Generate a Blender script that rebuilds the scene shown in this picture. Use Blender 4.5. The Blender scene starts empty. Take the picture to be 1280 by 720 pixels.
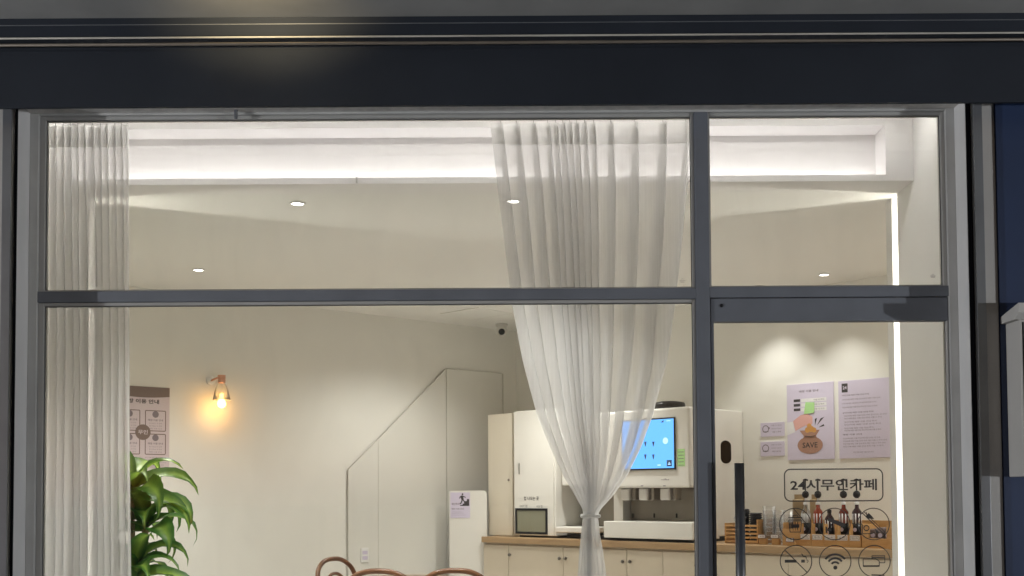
import bpy, bmesh, math, random
from mathutils import Vector, Matrix
R = math.radians
PI = math.pi
random.seed(7)
scene = bpy.context.scene
col = scene.collection

# ------------------------------------------------------------------ camera
F_PX, PITCH, ROLL = 1350.0, R(2.2), -0.0058          # focal length in photo pixels
CAM = Vector((0.0, -4.32, 1.247))
PP = 618 - F_PX * math.tan(PITCH)                   # row of the optical axis (the photo is a crop)
cd = bpy.data.cameras.new('camera')
cam = bpy.data.objects.new('camera', cd); col.objects.link(cam)
CROT = Matrix.Rotation(PI / 2 + PITCH, 3, 'X') @ Matrix.Rotation(ROLL, 3, 'Z')
cam.matrix_world = Matrix.Translation(CAM) @ CROT.to_4x4()
cd.sensor_width = 36; cd.lens = 36 * F_PX / 1280
cd.shift_y = (PP - 360) / 1280
cd.clip_start = 0.05; cd.clip_end = 500
scene.camera = cam

# ------------------------------------------------------------------ world, exposure
w = bpy.data.worlds.new('World'); scene.world = w; w.use_nodes = True
nt = w.node_tree; nt.nodes.clear()
sky = nt.nodes.new('ShaderNodeTexSky'); sky.sky_type = 'NISHITA'; sky.sun_disc = False
sky.sun_elevation = R(-1.5); sky.sun_rotation = R(200)
bg = nt.nodes.new('ShaderNodeBackground'); bg.inputs[1].default_value = 0.15
ow = nt.nodes.new('ShaderNodeOutputWorld')
nt.links.new(sky.outputs[0], bg.inputs[0]); nt.links.new(bg.outputs[0], ow.inputs[0])
vs = scene.view_settings
vs.view_transform = 'Standard'; vs.look = 'None'; vs.exposure = 0.87; vs.gamma = 1.0; vs.use_curve_mapping = False
scene.render.engine = 'CYCLES'
cy = scene.cycles
cy.use_denoising = True
cy.max_bounces = 10; cy.diffuse_bounces = 5; cy.glossy_bounces = 4; cy.transmission_bounces = 6
cy.transparent_max_bounces = 40
cy.sample_clamp_indirect = 4.0
cy.caustics_reflective = False; cy.caustics_refractive = False
DOWNLIGHT_W, COVE_L, SLOT_L, HEAD_L = 58.0, 8.0, 44.0, 24.0

# ------------------------------------------------------------------ helpers: rays and frames
def ray(px, py):
    d = Vector(((px - 640) / F_PX, -(py - PP) / F_PX, -1.0))
    return (CROT @ d).normalized()

class Frame:
    """A vertical reference plane: local x along it, local y into it, z up."""
    def __init__(self, ox, oy, ang):
        self.o = Vector((ox, oy, 0)); self.a = ang
        self.ex = Vector((math.cos(ang), math.sin(ang), 0)); self.ey = Vector((-math.sin(ang), math.cos(ang), 0))
    def at(self, px, py, y=0.0):
        d = ray(px, py); p0 = self.o + self.ey * y
        t = (p0 - CAM).dot(self.ey) / d.dot(self.ey)
        p = CAM + d * t
        return (p - self.o).dot(self.ex), p.z
    def world(self, x, y, z=0.0):
        v = self.o + self.ex * x + self.ey * y
        return Vector((v.x, v.y, z))
FA = Frame(0, 0, 0)                                            # the shopfront
RW = Frame(0.03, 4.866, math.atan2(-0.697, 0.717))             # wall with the counter (local y=0 is the wall)
LW = Frame(-0.054, 4.78, math.atan2(0.631, 0.776))             # wall with the lamp
def on_z(px, py, z):
    d = ray(px, py); t = (z - CAM.z) / d.z
    return CAM + d * t

# ------------------------------------------------------------------ helpers: materials
MATS = {}
def mat(name, c, rough=0.5, metal=0.0, var=0.05, scale=8.0, bump=0.0, bscale=60.0, coat=0.0, spec=0.5):
    m = bpy.data.materials.new(name); m.use_nodes = True
    n, l = m.node_tree.nodes, m.node_tree.links
    b = n['Principled BSDF']
    b.inputs['Roughness'].default_value = rough; b.inputs['Metallic'].default_value = metal
    b.inputs['Coat Weight'].default_value = coat
    b.inputs['Specular IOR Level'].default_value = spec
    tc = n.new('ShaderNodeTexCoord')
    if var > 0:
        ns = n.new('ShaderNodeTexNoise'); ns.inputs['Scale'].default_value = scale; ns.inputs['Detail'].default_value = 5
        l.new(tc.outputs['Object'], ns.inputs['Vector'])
        rp = n.new('ShaderNodeValToRGB')
        rp.color_ramp.elements[0].position = 0.3; rp.color_ramp.elements[1].position = 0.7
        rp.color_ramp.elements[0].color = (*[x * (1 - var) for x in c], 1)
        rp.color_ramp.elements[1].color = (*[min(1, x * (1 + var)) for x in c], 1)
        l.new(ns.outputs[0], rp.inputs[0]); l.new(rp.outputs[0], b.inputs['Base Color'])
    else:
        b.inputs['Base Color'].default_value = (*c, 1)
    if bump > 0:
        nb = n.new('ShaderNodeTexNoise'); nb.inputs['Scale'].default_value = bscale; nb.inputs['Detail'].default_value = 4
        l.new(tc.outputs['Object'], nb.inputs['Vector'])
        bp = n.new('ShaderNodeBump'); bp.inputs['Strength'].default_value = bump; bp.inputs['Distance'].default_value = 0.004
        l.new(nb.outputs[0], bp.inputs['Height']); l.new(bp.outputs[0], b.inputs['Normal'])
    MATS[name] = m
    return m
def emit(name, c, s):
    m = bpy.data.materials.new(name); m.use_nodes = True
    n, l = m.node_tree.nodes, m.node_tree.links; n.clear()
    e = n.new('ShaderNodeEmission'); e.inputs[0].default_value = (*c, 1); e.inputs[1].default_value = s
    o = n.new('ShaderNodeOutputMaterial'); l.new(e.outputs[0], o.inputs[0]); MATS[name] = m
    return m
def wood(name, c1, c2, axis_scale=(1.5, 14, 14), rough=0.45):
    m = bpy.data.materials.new(name); m.use_nodes = True
    n, l = m.node_tree.nodes, m.node_tree.links; b = n['Principled BSDF']; b.inputs['Roughness'].default_value = rough
    tc = n.new('ShaderNodeTexCoord'); mp = n.new('ShaderNodeMapping'); mp.inputs['Scale'].default_value = axis_scale
    ns = n.new('ShaderNodeTexNoise'); ns.inputs['Scale'].default_value = 3; ns.inputs['Detail'].default_value = 8; ns.inputs['Distortion'].default_value = 0.6
    rp = n.new('ShaderNodeValToRGB'); rp.color_ramp.elements[0].position = 0.32; rp.color_ramp.elements[1].position = 0.68
    rp.color_ramp.elements[0].color = (*c1, 1); rp.color_ramp.elements[1].color = (*c2, 1)
    l.new(tc.outputs['Object'], mp.inputs[0]); l.new(mp.outputs[0], ns.inputs['Vector']); l.new(ns.outputs[0], rp.inputs[0])
    l.new(rp.outputs[0], b.inputs['Base Color']); MATS[name] = m
    return m
def see_through(name, tint, body, fac, rough=0.05, ior=1.45):
    """Glass-like sheet: clear part, a fraction of surface body, mirror gloss by Fresnel."""
    m = bpy.data.materials.new(name); m.use_nodes = True
    n, l = m.node_tree.nodes, m.node_tree.links; n.clear()
    o = n.new('ShaderNodeOutputMaterial'); t = n.new('ShaderNodeBsdfTransparent'); t.inputs[0].default_value = (*tint, 1)
    last = t.outputs[0]
    if fac > 0:
        d = n.new('ShaderNodeBsdfDiffuse'); d.inputs[0].default_value = (*body, 1)
        mx = n.new('ShaderNodeMixShader'); mx.inputs[0].default_value = fac
        l.new(last, mx.inputs[1]); l.new(d.outputs[0], mx.inputs[2]); last = mx.outputs[0]
    g = n.new('ShaderNodeBsdfGlossy'); g.inputs['Roughness'].default_value = rough
    fr = n.new('ShaderNodeFresnel'); fr.inputs[0].default_value = ior
    mx = n.new('ShaderNodeMixShader'); l.new(fr.outputs[0], mx.inputs[0]); l.new(last, mx.inputs[1]); l.new(g.outputs[0], mx.inputs[2])
    l.new(mx.outputs[0], o.inputs[0]); MATS[name] = m
    return m
def sheer(name, c, clear, weave=900):
    m = bpy.data.materials.new(name); m.use_nodes = True
    n, l = m.node_tree.nodes, m.node_tree.links; n.clear()
    o = n.new('ShaderNodeOutputMaterial')
    t = n.new('ShaderNodeBsdfTransparent'); d = n.new('ShaderNodeBsdfDiffuse'); d.inputs[0].default_value = (*c, 1)
    tr = n.new('ShaderNodeBsdfTranslucent'); tr.inputs[0].default_value = (*c, 1)
    a = n.new('ShaderNodeMixShader'); a.inputs[0].default_value = 0.6
    l.new(d.outputs[0], a.inputs[1]); l.new(tr.outputs[0], a.inputs[2])
    # slubs in the yarn: thin vertical streaks change the openness of the weave a little
    tc = n.new('ShaderNodeTexCoord'); mp = n.new('ShaderNodeMapping'); mp.inputs['Scale'].default_value = (160, 20, 1.5)
    ns = n.new('ShaderNodeTexNoise'); ns.inputs['Scale'].default_value = 1.0; ns.inputs['Detail'].default_value = 3
    mr = n.new('ShaderNodeMapRange'); mr.inputs[3].default_value = clear - 0.08; mr.inputs[4].default_value = clear + 0.08
    l.new(tc.outputs['Object'], mp.inputs[0]); l.new(mp.outputs[0], ns.inputs['Vector']); l.new(ns.outputs[0], mr.inputs[0])
    b = n.new('ShaderNodeMixShader'); l.new(mr.outputs[0], b.inputs[0])
    l.new(a.outputs[0], b.inputs[1]); l.new(t.outputs[0], b.inputs[2]); l.new(b.outputs[0], o.inputs[0]); MATS[name] = m
    return m

mat('wall', (0.84, 0.825, 0.775), 0.85, var=0.015, scale=1.2, bump=0.06, bscale=90)
mat('ceiling', (0.85, 0.84, 0.81), 0.9, var=0.012, scale=1.0, bump=0.05, bscale=70)
mat('trim_white', (0.84, 0.83, 0.81), 0.7, var=0.01, scale=2)
mat('niche_white', (0.85, 0.83, 0.82), 0.75, var=0.015, scale=2)
wood('floor_wood', (0.60, 0.57, 0.52), (0.68, 0.65, 0.60), (1, 8, 1), 0.4)
mat('frame', (0.18, 0.193, 0.222), 0.5, var=0.10, scale=5, bump=0.03, bscale=40)
mat('frame_outer_lit', (0.56, 0.555, 0.54), 0.5, var=0.10, scale=5, bump=0.03, bscale=40)  # paler copy of the frame paint: brighter light on stiles and head put into colour
mat('seal_dark', (0.10, 0.10, 0.10), 0.8, var=0.1)
mat('bead', (0.46, 0.45, 0.43), 0.5, var=0.05, scale=6)
mat('jamb', (0.80, 0.79, 0.78), 0.6, var=0.06, scale=4, bump=0.05, bscale=30)
mat('rail_metal', (0.28, 0.29, 0.31), 0.35, 0.6, var=0.08, scale=7)
mat('black_gap', (0.008, 0.008, 0.010), 0.8, var=0, spec=0.05)
mat('handle_metal', (0.30, 0.30, 0.31), 0.28, 0.95, var=0.1)
mat('black', (0.012, 0.012, 0.014), 0.3, var=0.1, spec=0.35)
mat('pilaster', (0.58, 0.56, 0.53), 0.7, var=0.06, scale=3, bump=0.08, bscale=50)
mat('navy', (0.022, 0.040, 0.100), 0.45, var=0.12, scale=3, bump=0.05, bscale=30)
mat('fascia', (0.028, 0.033, 0.044), 0.65, 0.0, var=0.12, scale=2.5, bump=0.02, bscale=14, spec=0.2)
mat('canopy', (0.42, 0.415, 0.40), 0.6, 0.0, var=0.12, scale=3)
mat('trim_metal', (0.60, 0.57, 0.50), 0.4, 0.0, var=0.2, scale=4)
mat('steel', (0.55, 0.54, 0.52), 0.3, 0.9, var=0.08, scale=9)
mat('brass_rail', (0.24, 0.20, 0.16), 0.5, 0.2, var=0.15, scale=9)
mat('plaster_edge', (0.74, 0.71, 0.68), 0.9, var=0.15, scale=22, bump=0.8, bscale=45)
mat('machine_white', (0.78, 0.76, 0.71), 0.35, var=0.012, scale=3)
mat('panel_cream', (0.72, 0.66, 0.55), 0.45, var=0.02, scale=3)
mat('door_cream', (0.70, 0.62, 0.50), 0.42, var=0.02, scale=3)
mat('seal', (0.64, 0.62, 0.56), 0.5, var=0.03)
mat('stone', (0.30, 0.27, 0.23), 0.4, 0.3, var=0.05, scale=20)
mat('chrome', (0.66, 0.65, 0.63), 0.35, 0.85, var=0.04)
mat('glass_dark', (0.25, 0.25, 0.18), 0.12, var=0.05)
mat('knob', (0.20, 0.18, 0.16), 0.3, 0.8, var=0.05)
wood('counter_wood', (0.34, 0.22, 0.115), (0.46, 0.31, 0.17), (1.2, 9, 9), 0.4)
wood('box_wood', (0.50, 0.27, 0.09), (0.62, 0.37, 0.15), (3, 14, 14), 0.5)
wood('bentwood', (0.13, 0.055, 0.025), (0.22, 0.10, 0.045), (4, 4, 10), 0.32)
wood('table_wood', (0.24, 0.13, 0.07), (0.33, 0.19, 0.10), (2, 12, 2), 0.35)
mat('cane', (0.55, 0.40, 0.22), 0.6, var=0.2, scale=60)
mat('paper', (0.66, 0.60, 0.74), 0.7, var=0.01)
mat('paper_white', (0.80, 0.79, 0.80), 0.7, var=0.01)
mat('paper_pink', (0.66, 0.57, 0.60), 0.7, var=0.01)
mat('ink', (0.05, 0.045, 0.05), 0.7, var=0)
mat('ink_grey', (0.22, 0.19, 0.22), 0.7, var=0)
mat('ink_taupe', (0.20, 0.15, 0.14), 0.7, var=0.03)
mat('ink_red', (0.5, 0.08, 0.05), 0.7, var=0)
mat('vinyl', (0.055, 0.050, 0.048), 0.55, var=0)
mat('bag_brown', (0.40, 0.22, 0.16), 0.7, var=0.02)
mat('hand_pink', (0.75, 0.42, 0.38), 0.7, var=0.02)
mat('coin', (0.72, 0.36, 0.10), 0.7, var=0.02)
mat('note_green', (0.45, 0.76, 0.32), 0.7, var=0.02)
mat('copper', (0.78, 0.42, 0.29), 0.3, 0.9, var=0.05)
mat('amber', (0.16, 0.025, 0.012), 0.12, var=0.1)
mat('syrup_dark', (0.035, 0.012, 0.014), 0.12, var=0.1)
mat('syrup_red', (0.30, 0.05, 0.02), 0.12, var=0.1)
mat('kraft', (0.45, 0.33, 0.19), 0.75, var=0.06, scale=20)
mat('pot', (0.55, 0.52, 0.48), 0.5, var=0.05)
mat('soil', (0.05, 0.035, 0.02), 0.95, var=0.3, scale=40)
mat('stem', (0.24, 0.19, 0.10), 0.8, var=0.3, scale=30)
mat('camera_white', (0.72, 0.70, 0.66), 0.4, var=0.02)
mat('asphalt', (0.05, 0.05, 0.052), 0.9, var=0.2, scale=30, bump=0.4, bscale=120)
mat('paving', (0.42, 0.41, 0.39), 0.85, var=0.12, scale=12, bump=0.2, bscale=60)
mat('lid_black', (0.03, 0.03, 0.034), 0.4, var=0.1)
mat('icon_blue', (0.05, 0.09, 0.20), 0.4, var=0)
gm = see_through('glass', (0.985, 0.99, 0.985), (0.75, 0.75, 0.74), 0.02, 0.0)
gn, gl = gm.node_tree.nodes, gm.node_tree.links           # uneven film of dust and wiping marks
tc = gn.new('ShaderNodeTexCoord'); mp = gn.new('ShaderNodeMapping'); mp.inputs['Scale'].default_value = (2.2, 1, 0.9); mp.inputs['Rotation'].default_value = (0, 0.5, 0)
ns = gn.new('ShaderNodeTexNoise'); ns.inputs['Scale'].default_value = 2.4; ns.inputs['Detail'].default_value = 9; ns.inputs['Roughness'].default_value = 0.65; ns.inputs['Distortion'].default_value = 1.2
mr = gn.new('ShaderNodeMapRange'); mr.inputs[1].default_value = 0.42; mr.inputs[2].default_value = 0.75; mr.inputs[3].default_value = 0.004; mr.inputs[4].default_value = 0.02
gl.new(tc.outputs['Object'], mp.inputs[0]); gl.new(mp.outputs[0], ns.inputs['Vector']); gl.new(ns.outputs[0], mr.inputs[0])
gl.new(mr.outputs[0], [x for x in gn if x.type == 'MIX_SHADER'][0].inputs[0])
see_through('panel_glass', (0.94, 0.955, 0.93), (0.90, 0.885, 0.83), 0.85, 0.35)
see_through('cup_clear', (0.985, 0.985, 0.985), (0.92, 0.92, 0.93), 0.11, 0.4)
see_through('shade_glass', (0.97, 0.96, 0.94), (0.97, 0.95, 0.92), 0.30, 0.2, 1.12)
sheer('voile', (0.97, 0.97, 0.975), 0.44)
sheer('voile_heading', (0.96, 0.955, 0.94), 0.22)
emit('led_cool', (1.0, 0.97, 0.96), COVE_L)
emit('led_warm', (1.0, 0.97, 0.86), SLOT_L)
emit('led_head', (1.0, 0.97, 0.93), HEAD_L)
emit('lens', (1.0, 0.95, 0.86), 9.0)
emit('bulb', (1.0, 0.52, 0.10), 7.0)
emit('screen_blue', (0.13, 0.42, 1.0), 0.95)
emit('screen_pale', (0.45, 0.72, 1.0), 0.95)
emit('canopy_lens', (1.0, 0.80, 0.45), 6.0)

# ------------------------------------------------------------------ helpers: objects and meshes
def tag(o, label=None, cat=None, group=None, kind=None):
    if label: o['label'] = label
    if cat: o['category'] = cat
    if group: o['group'] = group
    if kind: o['kind'] = kind
    return o
def empty(name, loc, rz=0.0):
    o = bpy.data.objects.new(name, None); col.objects.link(o)
    o.location = loc; o.rotation_euler = (0, 0, rz); o.empty_display_size = 0.1
    return o
def thing(name, label, cat, loc=(0, 0, 0), rz=0.0, group=None):
    return tag(empty(name, loc, rz), label, cat, group)
class MB:
    def __init__(self): self.bm = bmesh.new()
    def box(self, x0, x1, y0, y1, z0, z1, bev=0.0, seg=2, M=None):
        b = bmesh.new(); bmesh.ops.create_cube(b, size=1.0)
        for v in b.verts:
            v.co = Vector(((x0 + x1) / 2 + v.co.x * (x1 - x0), (y0 + y1) / 2 + v.co.y * (y1 - y0), (z0 + z1) / 2 + v.co.z * (z1 - z0)))
        if bev > 0:
            bmesh.ops.bevel(b, geom=list(b.edges), offset=bev, segments=seg, profile=0.5, affect='EDGES')
        self._add(b, M); return self
    def _add(self, b, M=None):
        if M is not None: bmesh.ops.transform(b, matrix=M, verts=b.verts)
        me = bpy.data.meshes.new('t'); b.to_mesh(me); b.free()
        self.bm.from_mesh(me); bpy.data.meshes.remove(me)
    def prism(self, pts, y0, y1):
        """polygon given in (x, z), extruded along y"""
        a = [self.bm.verts.new((x, y0, z)) for x, z in pts]; b = [self.bm.verts.new((x, y1, z)) for x, z in pts]
        n = len(pts)
        self.bm.faces.new(a); self.bm.faces.new(b[::-1])
        for i in range(n): self.bm.faces.new((a[i], b[i], b[(i + 1) % n], a[(i + 1) % n]))
        return self
    def extrude_x(self, prof, x0, x1):
        """profile given in (y, z), run along x"""
        a = [self.bm.verts.new((x0, y, z)) for y, z in prof]; b = [self.bm.verts.new((x1, y, z)) for y, z in prof]
        n = len(prof)
        self.bm.faces.new(a); self.bm.faces.new(b[::-1])
        for i in range(n): self.bm.faces.new((a[i], b[i], b[(i + 1) % n], a[(i + 1) % n]))
        return self
    def slab(self, pts, z0, z1):
        a = [self.bm.verts.new((x, y, z0)) for x, y in pts]; b = [self.bm.verts.new((x, y, z1)) for x, y in pts]
        n = len(pts)
        self.bm.faces.new(a[::-1]); self.bm.faces.new(b)
        for i in range(n): self.bm.faces.new((a[i], a[(i + 1) % n], b[(i + 1) % n], b[i]))
        return self
    def lathe(self, prof, n=20, c=(0, 0, 0), M=None):
        """prof: list of (r, z)"""
        b = bmesh.new(); rings = []
        for r, z in prof:
            if r < 1e-6: rings.append([b.verts.new((c[0], c[1], c[2] + z))])
            else: rings.append([b.verts.new((c[0] + r * math.cos(2 * PI * i / n), c[1] + r * math.sin(2 * PI * i / n), c[2] + z)) for i in range(n)])
        for A, B in zip(rings, rings[1:]):
            for i in range(n):
                q = []
                q.append(A[i % len(A)] if len(A) > 1 else A[0])
                if len(A) > 1: q.append(A[(i + 1) % n])
                if len(B) > 1: q += [B[(i + 1) % n], B[i]]
                else: q.append(B[0])
                if len(set(q)) >= 3: b.faces.new(q)
        for f in b.faces: f.smooth = True
        self._add(b, M); return self
    def tube(self, pts, r, n=8, closed=False):
        pts = [Vector(p) for p in pts]; m = len(pts); rings = []
        rr = r if isinstance(r, (list, tuple)) else [r] * m
        up = Vector((0, 0, 1)); prev = None
        for i, p in enumerate(pts):
            if closed: t = pts[(i + 1) % m] - pts[i - 1]
            else: t = pts[min(i + 1, m - 1)] - pts[max(i - 1, 0)]
            t.normalize()
            if prev is None:
                a = t.cross(up) if abs(t.dot(up)) < 0.95 else t.cross(Vector((1, 0, 0)))
            else: a = prev - t * prev.dot(t)
            a.normalize(); prev = a; bb = t.cross(a)
            rings.append([self.bm.verts.new(p + (a * math.cos(2 * PI * k / n) + bb * math.sin(2 * PI * k / n)) * rr[i]) for k in range(n)])
        prs = list(zip(rings, rings[1:])) + ([(rings[-1], rings[0])] if closed else [])
        for A, B in prs:
            for k in range(n):
                f = self.bm.faces.new((A[k], A[(k + 1) % n], B[(k + 1) % n], B[k])); f.smooth = True
        if not closed:
            self.bm.faces.new(rings[0][::-1]); self.bm.faces.new(rings[-1])
        return self
    def build(self, name, m, parent=None, smooth=False):
        bmesh.ops.recalc_face_normals(self.bm, faces=self.bm.faces)
        me = bpy.data.meshes.new(name); self.bm.to_mesh(me); self.bm.free()
        if smooth:
            for p in me.polygons: p.use_smooth = True
        me.materials.append(MATS[m] if isinstance(m, str) else m)
        o = bpy.data.objects.new(name, me); col.objects.link(o)
        if parent is not None: o.parent = parent
        return o
def boxpart(name, m, parent, x0, x1, y0, y1, z0, z1, bev=0.0, seg=2):
    return MB().box(x0, x1, y0, y1, z0, z1, bev, seg).build(name, m, parent)
def structure(name, m, mb): return tag(mb.build(name, m), kind='structure')

# flat print: shapes in a plane (x right, z up), a hair proud of it, each colour one mesh
_txt = {}
TS = bpy.data.scenes.new('lettering_workshop')           # empty scene used only to turn words into outlines
_cu = bpy.data.curves.new('words', 'FONT'); _cu.size = 1.0; _cu.resolution_u = 2; _cu.align_x = 'LEFT'; _cu.fill_mode = 'FRONT'
TOB = bpy.data.objects.new('words', _cu); TS.collection.objects.link(TOB)
def text_mesh(s, bold=0.0):
    k = (s, bold)
    if k in _txt: return _txt[k]
    cu = TOB.data; cu.body = s; cu.offset = bold
    vl = TS.view_layers[0]; vl.update(); ev = TOB.evaluated_get(vl.depsgraph); me = ev.to_mesh()
    vs_ = [(v.co.x, v.co.y) for v in me.vertices]; fs = [tuple(p.vertices) for p in me.polygons]
    ev.to_mesh_clear()
    if vs_:
        x0 = min(v[0] for v in vs_); x1 = max(v[0] for v in vs_); y0 = min(v[1] for v in vs_); y1 = max(v[1] for v in vs_)
    else: x0 = x1 = y0 = y1 = 0
    _txt[k] = (vs_, fs, x0, x1, y0, y1)
    return _txt[k]
TINY = ('box_text', 'footer_text', 'lettering', 'headings', 'menu_icons', 'menu_text', 'sticker_text', 'black_marks', 'coins', 'white_boxes', 'glass_stamp')
class Flat:
    def __init__(self, y=-0.001): self.v, self.f, self.y = [], [], y
    def poly(self, pts):
        b = len(self.v); self.v += [(p[0], self.y, p[1]) for p in pts]; self.f.append(tuple(range(b, b + len(pts)))); return self
    def rect(self, x0, x1, z0, z1): return self.poly([(x0, z0), (x1, z0), (x1, z1), (x0, z1)])
    def line(self, x0, z0, x1, z1, t):
        d = Vector((x1 - x0, z1 - z0)); d.normalize(); n = Vector((-d.y, d.x)) * t / 2
        return self.poly([(x0 + n.x, z0 + n.y), (x0 - n.x, z0 - n.y), (x1 - n.x, z1 - n.y), (x1 + n.x, z1 + n.y)])
    def path(self, pts, t, closed=False):
        for a, b in zip(pts, pts[1:] + (pts[:1] if closed else [])):
            self.line(*a, *b, t)
        return self
    def arc(self, cx, cz, r, t, a0=0, a1=360, n=40):
        for i in range(n):
            p, q = R(a0 + (a1 - a0) * i / n), R(a0 + (a1 - a0) * (i + 1) / n)
            self.poly([(cx + (r - t / 2) * math.cos(p), cz + (r - t / 2) * math.sin(p)), (cx + (r + t / 2) * math.cos(p), cz + (r + t / 2) * math.sin(p)),
                       (cx + (r + t / 2) * math.cos(q), cz + (r + t / 2) * math.sin(q)), (cx + (r - t / 2) * math.cos(q), cz + (r - t / 2) * math.sin(q))])
        return self
    def disc(self, cx, cz, rx, rz=None, n=28):
        rz = rz or rx
        return self.poly([(cx + rx * math.cos(2 * PI * i / n), cz + rz * math.sin(2 * PI * i / n)) for i in range(n)])
    def rframe(self, x0, x1, z0, z1, r, t):
        self.rect(x0 + r, x1 - r, z1 - t / 2, z1 + t / 2).rect(x0 + r, x1 - r, z0 - t / 2, z0 + t / 2)
        self.rect(x0 - t / 2, x0 + t / 2, z0 + r, z1 - r).rect(x1 - t / 2, x1 + t / 2, z0 + r, z1 - r)
        for cx, cz, a in ((x1 - r, z1 - r, 0), (x0 + r, z1 - r, 90), (x0 + r, z0 + r, 180), (x1 - r, z0 + r, 270)): self.arc(cx, cz, r, t, a, a + 90, 8)
        return self
    def text(self, s, x0, x1, z0, z1=None, bold=0.0):
        """fit the words between x0 and x1 with their feet at z0 (and heads at z1)"""
        vs_, fs, a, b, c, d = text_mesh(s, bold)
        if not vs_: return self
        kx = (x1 - x0) / (b - a); kz = kx if z1 is None else (z1 - z0) / (d - c)
        o = len(self.v)
        self.v += [(x0 + (v[0] - a) * kx, self.y, z0 + (v[1] - c) * kz) for v in vs_]
        self.f += [tuple(i + o for i in f) for f in fs]; return self
    def build(self, name, m, parent):
        me = bpy.data.meshes.new(name); me.from_pydata(self.v, [], self.f); me.materials.append(MATS[m])
        o = bpy.data.objects.new(name, me); col.objects.link(o); o.parent = parent
        if name in TINY: o['kind'] = 'stuff'
        return o

# ================================================================== the setting
CEIL = 2.636
YB = 0.45                      # face of the bulkhead over the window
XL, XR = -1.96, 1.80           # inner side walls
structure('street', 'asphalt', MB().box(-150, 150, -150, -7.0, -0.5, -0.25))
structure('pavement', 'paving', MB().box(-60, 60, -6.85, 12, -0.5, -0.13))
structure('kerb', 'pilaster', MB().box(-60, 60, -7.0, -6.853, -0.5, -0.126, 0.01))
structure('floor', 'floor_wood', MB().slab([(XL - 2.9, -0.05), (5.2, -0.05), (5.2, 6.2), (XL - 2.9, 6.2)], -0.1, 0.0))
structure('ceiling', 'ceiling', MB().slab([(XL - 2.9, YB + 0.1605), (5.2, YB + 0.1605), (5.2, 6.2), (XL - 2.9, 6.2)], CEIL, CEIL + 0.02))
structure('ceiling_over_window', 'ceiling', MB().box(XL - 0.2, XR + 0.2, 0.05, YB + 0.3, 2.95, 3.0))
# wall with the counter, wall with the lamp: slabs behind their planes
def wall_slab(name, Fm, x0, x1, z0=0.0, z1=2.66, th=0.12):
    p = [Fm.world(x0, 0), Fm.world(x1, 0), Fm.world(x1, th), Fm.world(x0, th)]
    return structure(name, 'wall', MB().slab([(q.x, q.y) for q in p], z0, z1))
wall_slab('wall_right', RW, -0.0, 5.2)
wall_slab('wall_left', LW, -5.6, 0.12)
# side walls beside the window, each with a slot for a standing light strip
S0, S1, S2, SD = 0.66, 0.735, 0.815, 0.13
def side_wall(nm, X, sg):
    # sg +1: wall body lies at larger x
    mb = MB()
    mb.box(min(X, X + sg * 0.2), max(X, X + sg * 0.2), 0.012, S0, 0, 2.95)
    mb.box(min(X + sg * SD, X + sg * 0.2), max(X + sg * SD, X + sg * 0.2), S0 + 0.001, S1 - 0.001, 0, 2.66)
    structure('side_wall_' + nm, 'trim_white', mb)
    structure('slot_post_' + nm, 'trim_white', MB().box(min(X, X + sg * 0.2), max(X, X + sg * 0.2), S1, S2, 0, CEIL - 0.001))
    structure('return_wall_' + nm, 'wall', MB().box(min(X + sg * 0.2, X + sg * 3.4), max(X + sg * 0.2, X + sg * 3.4), 0.3, S2 - 0.04, 0, 2.66))
    t = thing('slot_light', {'right': 'tall warm white light strip glowing in a slot beside the poster wall',
                             'left': 'standing light strip in the side wall hidden behind the straight curtain'}[nm], 'light strip', (X + sg * (SD - 0.006), S0 + 0.022, 0))
    boxpart('diffuser', 'led_warm', t, -0.004, 0.004, -0.006, 0.006, 0.05, CEIL - 0.02)
    boxpart('channel', 'steel', t, min(0.0045 * sg, 0.0055 * sg), max(0.0045 * sg, 0.0055 * sg), -0.008, 0.008, 0.04, CEIL - 0.01)
side_wall('right', XR, 1); side_wall('left', XL, -1)
# bulkhead with a lit niche
NX1 = FA.at(1107, 190, YB)[0]
LIP = 0.028
nb = MB()
nb.box(XL, XR, YB, YB + 0.16, CEIL - 0.0, CEIL + 0.006)
nb.box(XL, NX1, YB, YB + 0.012, CEIL + 0.006, CEIL + LIP)
nb.box(NX1, XR, YB, YB + 0.16, CEIL + 0.006, 2.95)
nb.box(XL, NX1, YB + 0.135, YB + 0.16, CEIL + 0.006, 2.95)
nb.box(XL, NX1, YB, YB + 0.135, 2.888, 2.95)
bk = structure('ceiling_bulkhead', 'niche_white', nb)
t = thing('cove_light', 'long white light strip lying in the niche above the window', 'light strip', (0, YB + 0.100, CEIL + 0.0065))
boxpart('diffuser', 'led_cool', t, XL + 0.02, NX1 - 0.03, -0.008, 0.008, 0.004, 0.009)
boxpart('channel', 'steel', t, XL + 0.01, NX1 - 0.02, -0.012, 0.012, 0.0, 0.0035)
boxpart('joint_clip', 'steel', t, FA.at(446, 222, YB)[0] - 0.004, FA.at(446, 222, YB)[0] + 0.004, -0.1075, -0.1005, -0.004, LIP - 0.004)

t = thing('added_head_light', 'unseen light strip added over the curtains to light the bulkhead and side walls', 'light strip', (0, 0.21, 2.95))  # strip added out of view to brighten bulkhead, side walls and curtains
boxpart('channel', 'steel', t, XL + 0.01, XR - 0.01, -0.010, 0.010, -0.006, -0.0003)
boxpart('diffuser', 'led_head', t, XL + 0.02, XR - 0.02, -0.006, 0.006, -0.010, -0.0065)
# ================================================================== outside of the shop
def fx(px, py, y=0.0): return FA.at(px, py, y)[0]
def fz(px, py, y=0.0): return FA.at(px, py, y)[1]
OW = -0.13
JL, JR = -1.932, 1.787
HEAD = 2.792
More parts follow.
